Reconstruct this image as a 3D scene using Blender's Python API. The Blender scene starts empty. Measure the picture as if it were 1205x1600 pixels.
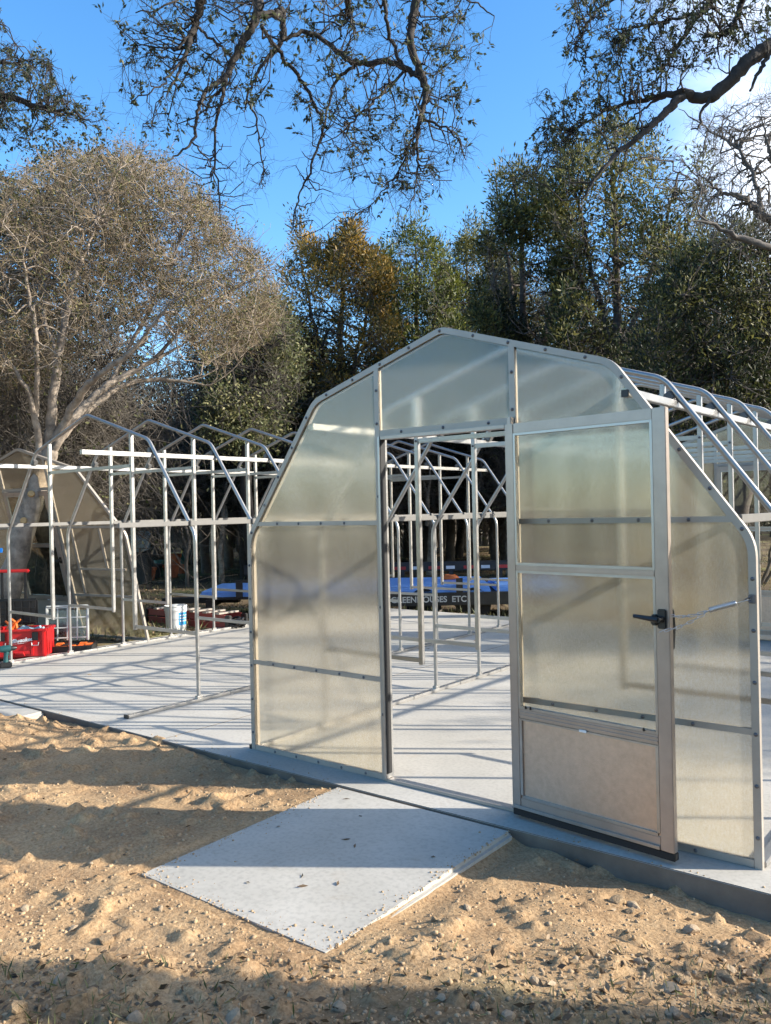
import bpy, bmesh, math, random
import numpy as np
from mathutils import Vector, Matrix, kdtree

rng = np.random.default_rng(7)
random.seed(7)
SC = bpy.context.scene
COL = SC.collection

# ------------------------------------------------------------------ camera
FPX = 1296.5                      # focal length in pixels of the 1205 x 1600 photograph
CAM = np.array([2.6804, -3.9138, 1.6339])
YAW, PITCH, ROLL = 0.6737, -0.0017, -0.0221
FW = np.array([-math.sin(YAW)*math.cos(PITCH), math.cos(YAW)*math.cos(PITCH), math.sin(PITCH)])
_rt = np.array([math.cos(YAW), math.sin(YAW), 0.0])
_up = np.cross(_rt, FW)
RT = _rt*math.cos(ROLL) + _up*math.sin(ROLL)
UP = _up*math.cos(ROLL) - _rt*math.sin(ROLL)
cam_data = bpy.data.cameras.new('camera')
cam = bpy.data.objects.new('camera', cam_data)
COL.objects.link(cam)
cam_data.sensor_fit = 'VERTICAL'
cam_data.sensor_height = 36.0
cam_data.lens = FPX/1600*36.0
cam_data.clip_start = 0.05
cam_data.clip_end = 2000
cam.matrix_world = Matrix(((RT[0], UP[0], -FW[0], CAM[0]), (RT[1], UP[1], -FW[1], CAM[1]),
                           (RT[2], UP[2], -FW[2], CAM[2]), (0, 0, 0, 1)))
SC.camera = cam

# ------------------------------------------------------------------ sky, sun, exposure
SUN_EL = math.radians(23.5)
SUN_H = np.array([0.8370, 0.5472])
world = bpy.data.worlds.new('World')
SC.world = world
world.use_nodes = True
wn, wl = world.node_tree.nodes, world.node_tree.links
bg = wn['Background']
sky = wn.new('ShaderNodeTexSky')
sky.sky_type = 'NISHITA'
sky.sun_disc = False
sky.sun_elevation = SUN_EL
sky.sun_rotation = math.atan2(SUN_H[0], SUN_H[1])
sky.altitude = 300
sky.air_density = 1.0
sky.dust_density = 0.6
sky.ozone_density = 2.2
tc = wn.new('ShaderNodeTexCoord')
mp = wn.new('ShaderNodeMapping')
mp.inputs['Location'].default_value = (3.1, 0.4, 0.0)
mp.inputs['Scale'].default_value = (1.0, 1.0, 2.2)
nz = wn.new('ShaderNodeTexNoise')
nz.inputs['Scale'].default_value = 2.6
nz.inputs['Detail'].default_value = 7
nz.inputs['Roughness'].default_value = 0.55
cr = wn.new('ShaderNodeValToRGB')
cr.color_ramp.elements[0].position = 0.36
cr.color_ramp.elements[1].position = 0.58
mx = wn.new('ShaderNodeMix'); mx.data_type = 'RGBA'
mx.inputs['B'].default_value = (7.6, 7.5, 7.4, 1)
wl.new(tc.outputs['Generated'], mp.inputs['Vector'])
wl.new(mp.outputs[0], nz.inputs['Vector'])
wl.new(nz.outputs['Fac'], cr.inputs['Fac'])
# low cloud bank to the right, widened past the view to whiten the fill
dotn = wn.new('ShaderNodeVectorMath'); dotn.operation = 'DOT_PRODUCT'
_c = FW*0.25 + RT + UP*0.48
_c = _c/np.linalg.norm(_c)
dotn.inputs[1].default_value = tuple(_c)
wl.new(tc.outputs['Generated'], dotn.inputs[0])
bank = wn.new('ShaderNodeMapRange'); bank.interpolation_type = 'SMOOTHSTEP'
bank.inputs['From Min'].default_value = 0.59; bank.inputs['From Max'].default_value = 0.735
wl.new(dotn.outputs['Value'], bank.inputs['Value'])
mulc = wn.new('ShaderNodeMath'); mulc.operation = 'MULTIPLY'
wl.new(cr.outputs['Color'], mulc.inputs[0]); wl.new(bank.outputs[0], mulc.inputs[1])
wl.new(mulc.outputs[0], mx.inputs['Factor'])
hsv = wn.new('ShaderNodeHueSaturation')
hsv.inputs['Saturation'].default_value = 1.27
wl.new(sky.outputs['Color'], hsv.inputs['Color'])
wl.new(hsv.outputs['Color'], mx.inputs['A'])
wl.new(mx.outputs['Result'], bg.inputs['Color'])
bg.inputs['Strength'].default_value = 0.13
sd = bpy.data.lights.new('sun', 'SUN')
sd.energy = 3.7
sd.angle = math.radians(0.55)
sd.color = (1.0, 0.92, 0.80)
sun = bpy.data.objects.new('sun', sd)
COL.objects.link(sun)
TO_SUN = Vector((SUN_H[0]*math.cos(SUN_EL), SUN_H[1]*math.cos(SUN_EL), math.sin(SUN_EL)))
sun.rotation_euler = TO_SUN.to_track_quat('Z', 'Y').to_euler()
vs = SC.view_settings
vs.view_transform = 'Standard'
vs.look = 'None'
vs.gamma = 1.0
vs.exposure = 1.5
SC.cycles.use_denoising = True
SC.cycles.max_bounces = 10
SC.cycles.transparent_max_bounces = 16
SC.cycles.transmission_bounces = 8
SC.cycles.diffuse_bounces = 3
SC.cycles.glossy_bounces = 3
SC.cycles.caustics_reflective = False
SC.cycles.caustics_refractive = False
SC.cycles.sample_clamp_indirect = 6.0


# ------------------------------------------------------------------ helpers
def at(px, py, k):
    """point seen at photograph pixel (px, py), k metres in front of the camera"""
    return CAM + k*(FW + RT*((px-602.5)/FPX) + UP*((800-py)/FPX))


def gnd(px, py, z=0.0):
    d = FW + RT*((px-602.5)/FPX) + UP*((800-py)/FPX)
    return CAM + d*((z-CAM[2])/d[2])


def tag(o, label=None, cat=None, group=None, kind=None):
    if label: o['label'] = label
    if cat: o['category'] = cat
    if group: o['group'] = group
    if kind: o['kind'] = kind
    return o


def empty(name, loc=(0, 0, 0), rz=0.0):
    o = bpy.data.objects.new(name, None)
    COL.objects.link(o)
    o.location = loc
    o.rotation_euler = (0, 0, rz)
    o.empty_display_size = 0.1
    return o


def link(name, me, parent=None, mat=None):
    o = bpy.data.objects.new(name, me)
    COL.objects.link(o)
    if parent is not None: o.parent = parent
    if mat is not None and not me.materials: me.materials.append(mat)
    return o


def copy_tree(o, parent=None):
    c = o.copy()
    COL.objects.link(c)
    c.parent = parent
    for ch in list(o.children): copy_tree(ch, c)
    return c


class MB:
    """collects shapes and links them as one mesh object"""
    def __init__(self): self.v = []; self.f = []

    def add(self, vs, fs):
        b = len(self.v)
        self.v += [tuple(map(float, p)) for p in vs]
        self.f += [tuple(b+i for i in f) for f in fs]
        return self

    def box(self, c, s, rot=None, bev=0.0):
        hx, hy, hz = s[0]/2, s[1]/2, s[2]/2
        if bev <= 0:
            vs = [(x, y, z) for z in (-hz, hz) for y in (-hy, hy) for x in (-hx, hx)]
            fs = [(0, 2, 3, 1), (4, 5, 7, 6), (0, 1, 5, 4), (2, 6, 7, 3), (0, 4, 6, 2), (1, 3, 7, 5)]
        else:
            bm = bmesh.new()
            bmesh.ops.create_cube(bm, size=1)
            for q in bm.verts: q.co = Vector((q.co.x*s[0], q.co.y*s[1], q.co.z*s[2]))
            bmesh.ops.bevel(bm, geom=list(bm.edges), offset=bev, segments=2, affect='EDGES')
            bm.verts.index_update()
            vs = [tuple(q.co) for q in bm.verts]
            fs = [tuple(q.index for q in f.verts) for f in bm.faces]
            bm.free()
        if rot is not None:
            R = rot if isinstance(rot, Matrix) else Matrix.Rotation(rot, 3, 'Z')
            vs = [tuple(R @ Vector(p)) for p in vs]
        return self.add([(p[0]+c[0], p[1]+c[1], p[2]+c[2]) for p in vs], fs)

    def span(self, a, b, bev=0.0):
        return self.box([(a[i]+b[i])/2 for i in range(3)], [abs(b[i]-a[i]) for i in range(3)], None, bev)

    def tube(self, pts, r, n=8, cap=True, phase=0.0):
        pts = [Vector(p) for p in pts]
        m = len(pts)
        rs = r if hasattr(r, '__len__') else [r]*m
        t0 = (pts[1]-pts[0]).normalized()
        ref = Vector((0, 1, 0)) if abs(t0.y) < 0.9 else Vector((1, 0, 0))
        nrm = (ref - t0*ref.dot(t0)).normalized()
        vs, fs = [], []
        for i in range(m):
            t = (pts[min(i+1, m-1)]-pts[max(i-1, 0)]).normalized()
            nrm = (nrm - t*nrm.dot(t)).normalized()
            bi = t.cross(nrm)
            for j in range(n):
                a = 2*math.pi*j/n + phase
                vs.append(pts[i] + (nrm*math.cos(a) + bi*math.sin(a))*rs[i])
        for i in range(m-1):
            for j in range(n):
                k = (j+1) % n
                fs.append((i*n+j, i*n+k, (i+1)*n+k, (i+1)*n+j))
        if cap:
            fs.append(tuple(range(n-1, -1, -1)))
            fs.append(tuple((m-1)*n+j for j in range(n)))
        return self.add(vs, fs)

    def lathe(self, prof, c=(0, 0, 0), n=16):
        vs, fs = [], []
        for r, z in prof:
            for j in range(n):
                a = 2*math.pi*j/n
                vs.append((c[0]+r*math.cos(a), c[1]+r*math.sin(a), c[2]+z))
        for i in range(len(prof)-1):
            for j in range(n):
                k = (j+1) % n
                fs.append((i*n+j, i*n+k, (i+1)*n+k, (i+1)*n+j))
        return self.add(vs, fs)

    def prism_xz(self, poly, y0, y1):
        n = len(poly)
        vs = [(p[0], y0, p[1]) for p in poly] + [(p[0], y1, p[1]) for p in poly]
        fs = [tuple(range(n)), tuple(range(2*n-1, n-1, -1))]
        fs += [(i, n+i, n+(i+1) % n, (i+1) % n) for i in range(n)]
        return self.add(vs, fs)

    def sweep_xz(self, path, w, y0, y1):
        """rectangular bar following a planar path in xz; w measured to the right-hand side (inwards)"""
        m = len(path)
        P = np.array(path, float)
        off = []
        for i in range(m):
            d0 = P[i]-P[i-1] if i > 0 else P[1]-P[0]
            d1 = P[i+1]-P[i] if i < m-1 else P[-1]-P[-2]
            d0 = d0/np.linalg.norm(d0); d1 = d1/np.linalg.norm(d1)
            n0 = np.array([d0[1], -d0[0]]); n1 = np.array([d1[1], -d1[0]])
            h = n0+n1; h = h/np.linalg.norm(h)
            off.append(P[i] + h*w/max(0.5, h@n0))
        vs, fs = [], []
        for i in range(m):
            a, b = P[i], off[i]
            vs += [(a[0], y0, a[1]), (b[0], y0, b[1]), (b[0], y1, b[1]), (a[0], y1, a[1])]
        for i in range(m-1):
            for j in range(4):
                k = (j+1) % 4
                fs.append((i*4+j, i*4+k, (i+1)*4+k, (i+1)*4+j))
        fs += [(0, 3, 2, 1), tuple((m-1)*4+j for j in range(4))]
        return self.add(vs, fs)

    def mesh(self, name, mat=None, smooth=False):
        me = bpy.data.meshes.new(name)
        me.from_pydata(self.v, [], self.f)
        bm = bmesh.new(); bm.from_mesh(me)
        bmesh.ops.recalc_face_normals(bm, faces=bm.faces)
        bm.to_mesh(me); bm.free()
        if smooth:
            me.polygons.foreach_set('use_smooth', [True]*len(me.polygons))
            if smooth != 'all':
                me.set_sharp_from_angle(angle=math.radians(40))
        if mat: me.materials.append(mat)
        return me

    def build(self, name, mat, parent=None, smooth=False):
        return link(name, self.mesh(name, mat, smooth), parent)


def np_mesh(name, verts, loops, nper, mat=None, tint=None, smooth=False):
    """mesh from arrays; every face has nper corners"""
    me = bpy.data.meshes.new(name)
    nf = len(loops)//nper
    me.vertices.add(len(verts)); me.vertices.foreach_set('co', np.ascontiguousarray(verts, dtype=np.float32).ravel())
    me.loops.add(len(loops)); me.loops.foreach_set('vertex_index', np.ascontiguousarray(loops, dtype=np.int32))
    me.polygons.add(nf)
    me.polygons.foreach_set('loop_start', np.arange(0, nf*nper, nper, dtype=np.int32))
    me.polygons.foreach_set('loop_total', np.full(nf, nper, dtype=np.int32))
    if smooth: me.polygons.foreach_set('use_smooth', np.ones(nf, dtype=bool))
    if tint is not None:
        a = me.attributes.new('tint', 'FLOAT', 'FACE')
        a.data.foreach_set('value', np.ascontiguousarray(tint, dtype=np.float32))
    me.update(calc_edges=True)
    me.validate()
    if mat: me.materials.append(mat)
    return me


# ------------------------------------------------------------------ materials
def new_mat(name):
    m = bpy.data.materials.new(name)
    m.use_nodes = True
    return m, m.node_tree.nodes, m.node_tree.links, m.node_tree.nodes['Principled BSDF']


def pm(name, col, rough=0.5, metal=0.0, var=0.12, scale=6.0, bump=0.0, bscale=60.0, col2=None, spec=0.5, rvar=0.0):
    m, n, l, b = new_mat(name)
    t = n.new('ShaderNodeTexCoord')
    nz = n.new('ShaderNodeTexNoise')
    nz.inputs['Scale'].default_value = scale
    nz.inputs['Detail'].default_value = 6
    nz.inputs['Roughness'].default_value = 0.62
    l.new(t.outputs['Object'], nz.inputs['Vector'])
    r = n.new('ShaderNodeValToRGB')
    r.color_ramp.elements[0].position = 0.3
    r.color_ramp.elements[1].position = 0.7
    c2 = col2 or [min(1, c*(1+var)) for c in col]
    c1 = [c*(1-var) for c in col] if col2 is None else col
    r.color_ramp.elements[0].color = (*c1, 1)
    r.color_ramp.elements[1].color = (*c2, 1)
    l.new(nz.outputs['Fac'], r.inputs['Fac'])
    l.new(r.outputs['Color'], b.inputs['Base Color'])
    b.inputs['Roughness'].default_value = rough
    b.inputs['Metallic'].default_value = metal
    b.inputs['Specular IOR Level'].default_value = spec
    if rvar:
        mr = n.new('ShaderNodeMapRange')
        mr.inputs['To Min'].default_value = max(0, rough-rvar); mr.inputs['To Max'].default_value = rough+rvar
        l.new(nz.outputs['Fac'], mr.inputs['Value']); l.new(mr.outputs[0], b.inputs['Roughness'])
    if bump:
        n2 = n.new('ShaderNodeTexNoise')
        n2.inputs['Scale'].default_value = bscale
        n2.inputs['Detail'].default_value = 4
        l.new(t.outputs['Object'], n2.inputs['Vector'])
        bp = n.new('ShaderNodeBump')
        bp.inputs['Strength'].default_value = bump
        bp.inputs['Distance'].default_value = 0.01
        l.new(n2.outputs['Fac'], bp.inputs['Height'])
        l.new(bp.outputs[0], b.inputs['Normal'])
    return m


def leaf_mat(name, c_dark, c_mid, c_lite, trans=0.35, rough=0.55):
    m, n, l, b = new_mat(name)
    a = n.new('ShaderNodeAttribute'); a.attribute_name = 'tint'
    r = n.new('ShaderNodeValToRGB')
    e = r.color_ramp.elements
    e[0].color = (*c_dark, 1); e[1].color = (*c_lite, 1)
    q = e.new(0.5); q.color = (*c_mid, 1)
    l.new(a.outputs['Fac'], r.inputs['Fac'])
    l.new(r.outputs['Color'], b.inputs['Base Color'])
    b.inputs['Roughness'].default_value = rough
    b.inputs['Specular IOR Level'].default_value = 0.4
    t = n.new('ShaderNodeBsdfTranslucent')
    l.new(r.outputs['Color'], t.inputs['Color'])
    mixs = n.new('ShaderNodeMixShader'); mixs.inputs['Fac'].default_value = trans
    l.new(b.outputs[0], mixs.inputs[1]); l.new(t.outputs[0], mixs.inputs[2])
    l.new(mixs.outputs[0], n['Material Output'].inputs['Surface'])
    return m


M = {}
M['alu'] = pm('galvanised_tube', (0.38, 0.375, 0.365), 0.33, 0.75, 0.10, 14, 0.05, 90, rvar=0.1)
M['dull_alu'] = pm('dull_girt_aluminium', (0.15, 0.145, 0.137), 0.5, 0.2, 0.1, 9)
M['white_tube'] = pm('white_aluminium', (0.37, 0.332, 0.288), 0.42, 0.25, 0.08, 9, 0.04, 80)
M['door_alu'] = pm('mill_door_aluminium', (0.38, 0.325, 0.285), 0.34, 0.5, 0.08, 10, 0.03, 120)
M['screw'] = pm('screw_cap', (0.13, 0.13, 0.14), 0.4, 0.5)
M['black'] = pm('black_plastic', (0.012, 0.012, 0.013), 0.4)
M['gasket'] = pm('rubber_gasket', (0.008, 0.008, 0.009), 0.7)
M['zinc'] = pm('zinc_chain', (0.55, 0.56, 0.58), 0.3, 0.9)
M['red'] = pm('red_plastic', (0.55, 0.016, 0.018), 0.38, 0, 0.08, 5)
M['white_paint'] = pm('white_print', (0.8, 0.8, 0.8), 0.5)
M['clear_plastic'] = pm('hazy_clear_plastic', (0.55, 0.57, 0.54), 0.25)
M['orange'] = pm('orange_plastic', (0.75, 0.17, 0.03), 0.45)
M['teal_dark'] = pm('dark_teal_plastic', (0.012, 0.07, 0.075), 0.45)
M['bucket'] = pm('white_bucket_plastic', (0.74, 0.75, 0.74), 0.4, 0, 0.06, 9)
M['blue_print'] = pm('blue_label', (0.04, 0.30, 0.62), 0.45)
M['fibreglass_red'] = pm('red_fibreglass', (0.26, 0.035, 0.03), 0.5, 0, 0.1, 20)
M['terracotta'] = pm('terracotta', (0.42, 0.13, 0.06), 0.8, 0, 0.2, 12)
M['teal_pot'] = pm('teal_glaze', (0.02, 0.12, 0.11), 0.5)
M['pale_blue'] = pm('pale_blue_plastic', (0.28, 0.38, 0.44), 0.5)
M['dark_pot'] = pm('dark_pot', (0.03, 0.032, 0.03), 0.6)
M['black_steel'] = pm('black_trailer_steel', (0.012, 0.012, 0.013), 0.5, 0.0, 0.3, 7)
M['blue_film'] = pm('blue_film_sheet', (0.17, 0.36, 0.76), 0.35, 0, 0.06, 3)
M['reflector_red'] = pm('red_reflector', (0.35, 0.02, 0.02), 0.35)
M['reflector_white'] = pm('white_reflector', (0.62, 0.62, 0.62), 0.35)
M['grey_letter'] = pm('grey_lettering', (0.48, 0.48, 0.46), 0.5)
M['tyre'] = pm('tyre_rubber', (0.012, 0.012, 0.012), 0.8)
M['blue_tape'] = pm('blue_tape', (0.01, 0.28, 0.85), 0.5)
M['concrete'] = None
M['bark_dark'] = pm('oak_bark', (0.036, 0.030, 0.026), 0.9, 0, 0.4, 10, 0.9, 30)
M['bark_pale'] = pm('smooth_pale_bark', (0.12, 0.095, 0.075), 0.85, 0, 0.3, 7, 0.8, 26, col2=(0.47, 0.39, 0.31))
M['bark_cedar'] = pm('cedar_bark', (0.085, 0.068, 0.058), 0.9, 0, 0.35, 8, 0.8, 25)
M['bark_grey'] = pm('grey_bark', (0.11, 0.095, 0.082), 0.9, 0, 0.35, 8, 0.7, 25)
M['twig_brown'] = pm('brown_twigs', (0.22, 0.168, 0.105), 0.8, 0, 0.25, 3)
M['twig_grey'] = pm('grey_twigs', (0.13, 0.112, 0.09), 0.8, 0, 0.25, 3)
M['cut_wood'] = pm('sawn_wood', (0.55, 0.36, 0.16), 0.7)
M['leaf_oak'] = leaf_mat('live_oak_leaf', (0.030, 0.042, 0.020), (0.075, 0.092, 0.045), (0.20, 0.20, 0.11), 0.4)
M['leaf_oak_far'] = leaf_mat('woodland_leaf', (0.010, 0.014, 0.006), (0.028, 0.034, 0.015), (0.10, 0.10, 0.048))
M['leaf_myrtle'] = leaf_mat('small_olive_leaf', (0.045, 0.055, 0.018), (0.125, 0.125, 0.042), (0.27, 0.235, 0.09))
M['leaf_yellow'] = leaf_mat('pale_green_leaf', (0.05, 0.065, 0.02), (0.14, 0.155, 0.06), (0.36, 0.33, 0.16))
M['juniper'] = leaf_mat('juniper_spray', (0.010, 0.017, 0.006), (0.042, 0.054, 0.016), (0.21, 0.195, 0.055), 0.32)
M['juniper_gold'] = leaf_mat('golden_juniper_spray', (0.014, 0.020, 0.006), (0.075, 0.068, 0.016), (0.36, 0.215, 0.034), 0.25)
M['juniper_green'] = leaf_mat('fresh_juniper_spray', (0.010, 0.018, 0.006), (0.034, 0.052, 0.012), (0.17, 0.185, 0.028), 0.3)
M['litter'] = leaf_mat('fallen_leaf', (0.07, 0.045, 0.025), (0.17, 0.11, 0.06), (0.34, 0.25, 0.15), 0.1)
M['grass'] = leaf_mat('grass_blade', (0.05, 0.07, 0.02), (0.12, 0.13, 0.05), (0.32, 0.28, 0.14), 0.2)


def mat_fibreglass():
    m, n, l, b = new_mat('fibreglass_sheet')
    out = n['Material Output']
    n.remove(b)
    t = n.new('ShaderNodeTexCoord')
    mpn = n.new('ShaderNodeMapping'); mpn.inputs['Scale'].default_value = (1.0, 1.0, 0.35)
    l.new(t.outputs['Object'], mpn.inputs['Vector'])
    fib = n.new('ShaderNodeTexNoise'); fib.inputs['Scale'].default_value = 150; fib.inputs['Detail'].default_value = 8
    fib.inputs['Distortion'].default_value = 0.8
    l.new(mpn.outputs[0], fib.inputs['Vector'])
    big = n.new('ShaderNodeTexNoise'); big.inputs['Scale'].default_value = 2.2; big.inputs['Detail'].default_value = 3
    l.new(t.outputs['Object'], big.inputs['Vector'])
    ramp = n.new('ShaderNodeValToRGB')
    ramp.color_ramp.elements[0].position = 0.33; ramp.color_ramp.elements[0].color = (0.945, 0.905, 0.81, 1)
    ramp.color_ramp.elements[1].position = 0.66; ramp.color_ramp.elements[1].color = (1.0, 0.988, 0.945, 1)
    l.new(fib.outputs['Fac'], ramp.inputs['Fac'])
    gl = n.new('ShaderNodeBsdfGlass'); gl.distribution = 'MULTI_GGX'
    gl.inputs['IOR'].default_value = 1.4; gl.inputs['Roughness'].default_value = 0.125
    l.new(ramp.outputs['Color'], gl.inputs['Color'])
    tr = n.new('ShaderNodeBsdfTranslucent'); df = n.new('ShaderNodeBsdfDiffuse')
    c2 = n.new('ShaderNodeMix'); c2.data_type = 'RGBA'
    c2.inputs['A'].default_value = (0.74, 0.71, 0.62, 1); c2.inputs['B'].default_value = (0.92, 0.92, 0.90, 1)
    l.new(fib.outputs['Fac'], c2.inputs['Factor'])
    l.new(c2.outputs['Result'], tr.inputs['Color']); l.new(c2.outputs['Result'], df.inputs['Color'])
    m1 = n.new('ShaderNodeMixShader'); m1.inputs['Fac'].default_value = 0.25
    l.new(tr.outputs[0], m1.inputs[1]); l.new(df.outputs[0], m1.inputs[2])
    mr = n.new('ShaderNodeMapRange')
    mr.inputs['To Min'].default_value = 0.03; mr.inputs['To Max'].default_value = 0.09
    l.new(big.outputs['Fac'], mr.inputs['Value'])
    # glass strands lying every way in the resin
    tot = mr.outputs[0]
    for ang_, sx_, sz_ in ((0.5, 26, 420), (-0.9, 30, 460), (1.7, 24, 400)):
        rm = n.new('ShaderNodeMapping'); rm.inputs['Rotation'].default_value = (0, ang_, 0); rm.inputs['Scale'].default_value = (sx_, 1, sz_)
        l.new(t.outputs['Object'], rm.inputs['Vector'])
        sn = n.new('ShaderNodeTexNoise'); sn.inputs['Scale'].default_value = 1.0; sn.inputs['Detail'].default_value = 2
        l.new(rm.outputs[0], sn.inputs['Vector'])
        sm = n.new('ShaderNodeMapRange'); sm.inputs['From Min'].default_value = 0.60; sm.inputs['From Max'].default_value = 0.78; sm.inputs['To Max'].default_value = 0.11
        l.new(sn.outputs['Fac'], sm.inputs['Value'])
        ad = n.new('ShaderNodeMath'); ad.operation = 'ADD'
        l.new(tot, ad.inputs[0]); l.new(sm.outputs[0], ad.inputs[1]); tot = ad.outputs[0]
    m2 = n.new('ShaderNodeMixShader')
    l.new(tot, m2.inputs['Fac'])
    l.new(gl.outputs[0], m2.inputs[1]); l.new(m1.outputs[0], m2.inputs[2])
    bp = n.new('ShaderNodeBump'); bp.inputs['Strength'].default_value = 0.12; bp.inputs['Distance'].default_value = 0.003
    l.new(fib.outputs['Fac'], bp.inputs['Height'])
    for s in (gl, df, tr): l.new(bp.outputs[0], s.inputs['Normal'])
    gs = n.new('ShaderNodeBsdfGlossy'); gs.inputs['Roughness'].default_value = 0.22
    l.new(bp.outputs[0], gs.inputs['Normal'])
    m3 = n.new('ShaderNodeMixShader'); m3.inputs['Fac'].default_value = 0.025
    l.new(m2.outputs[0], m3.inputs[1]); l.new(gs.outputs[0], m3.inputs[2])
    l.new(m3.outputs[0], out.inputs['Surface'])
    return m


def mat_glass(name, tint, gloss=0.10, rough=0.0):
    m, n, l, b = new_mat(name)
    n.remove(b)
    tr = n.new('ShaderNodeBsdfTransparent'); tr.inputs['Color'].default_value = (*tint, 1)
    gs = n.new('ShaderNodeBsdfGlossy'); gs.inputs['Roughness'].default_value = rough + 0.02
    lw = n.new('ShaderNodeLayerWeight'); lw.inputs['Blend'].default_value = 0.35
    mr = n.new('ShaderNodeMapRange'); mr.inputs['To Min'].default_value = gloss*0.5; mr.inputs['To Max'].default_value = min(1, gloss*4)
    l.new(lw.outputs['Fresnel'], mr.inputs['Value'])
    mxs = n.new('ShaderNodeMixShader')
    l.new(mr.outputs[0], mxs.inputs['Fac']); l.new(tr.outputs[0], mxs.inputs[1]); l.new(gs.outputs[0], mxs.inputs[2])
    l.new(mxs.outputs[0], n['Material Output'].inputs['Surface'])
    return m


def mat_kick():
    m = pm('pebbled_aluminium', (0.52, 0.41, 0.335), 0.34, 0.7, 0.10, 30)
    n, l, b = m.node_tree.nodes, m.node_tree.links, m.node_tree.nodes['Principled BSDF']
    t = n.new('ShaderNodeTexCoord'); v = n.new('ShaderNodeTexVoronoi'); v.inputs['Scale'].default_value = 330
    l.new(t.outputs['Object'], v.inputs['Vector'])
    bp = n.new('ShaderNodeBump'); bp.inputs['Strength'].default_value = 0.30; bp.inputs['Distance'].default_value = 0.002
    l.new(v.outputs['Distance'], bp.inputs['Height']); l.new(bp.outputs[0], b.inputs['Normal'])
    return m


def mat_concrete():
    m, n, l, b = new_mat('pale_concrete')
    t = n.new('ShaderNodeTexCoord')
    a = n.new('ShaderNodeTexNoise'); a.inputs['Scale'].default_value = 1.3; a.inputs['Detail'].default_value = 8; a.inputs['Roughness'].default_value = 0.6
    c = n.new('ShaderNodeTexNoise'); c.inputs['Scale'].default_value = 45; c.inputs['Detail'].default_value = 5
    for q in (a, c): l.new(t.outputs['Object'], q.inputs['Vector'])
    r = n.new('ShaderNodeValToRGB')
    r.color_ramp.elements[0].position = 0.3; r.color_ramp.elements[0].color = (0.385, 0.365, 0.318, 1)
    r.color_ramp.elements[1].position = 0.7; r.color_ramp.elements[1].color = (0.51, 0.482, 0.425, 1)
    l.new(a.outputs['Fac'], r.inputs['Fac'])
    r2 = n.new('ShaderNodeValToRGB')
    r2.color_ramp.elements[0].position = 0.32; r2.color_ramp.elements[0].color = (0.78, 0.78, 0.78, 1)
    r2.color_ramp.elements[1].position = 0.55; r2.color_ramp.elements[1].color = (1, 1, 1, 1)
    l.new(c.outputs['Fac'], r2.inputs['Fac'])
    mu = n.new('ShaderNodeMix'); mu.data_type = 'RGBA'; mu.blend_type = 'MULTIPLY'; mu.inputs['Factor'].default_value = 0.7
    l.new(r.outputs['Color'], mu.inputs['A']); l.new(r2.outputs['Color'], mu.inputs['B'])
    s1 = n.new('ShaderNodeTexNoise'); s1.inputs['Scale'].default_value = 3.4; s1.inputs['Detail'].default_value = 10; s1.inputs['Roughness'].default_value = 0.72
    l.new(t.outputs['Object'], s1.inputs['Vector'])
    sr = n.new('ShaderNodeMapRange'); sr.inputs['From Min'].default_value = 0.56; sr.inputs['From Max'].default_value = 0.74; sr.inputs['To Max'].default_value = 0.38
    l.new(s1.outputs['Fac'], sr.inputs['Value'])
    so = n.new('ShaderNodeMix'); so.data_type = 'RGBA'; so.inputs['B'].default_value = (0.34, 0.26, 0.175, 1)
    l.new(sr.outputs[0], so.inputs['Factor']); l.new(mu.outputs['Result'], so.inputs['A'])
    l.new(so.outputs['Result'], b.inputs['Base Color'])
    b.inputs['Roughness'].default_value = 0.72
    bp = n.new('ShaderNodeBump'); bp.inputs['Strength'].default_value = 0.12; bp.inputs['Distance'].default_value = 0.004
    l.new(c.outputs['Fac'], bp.inputs['Height']); l.new(bp.outputs[0], b.inputs['Normal'])
    return m


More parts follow.
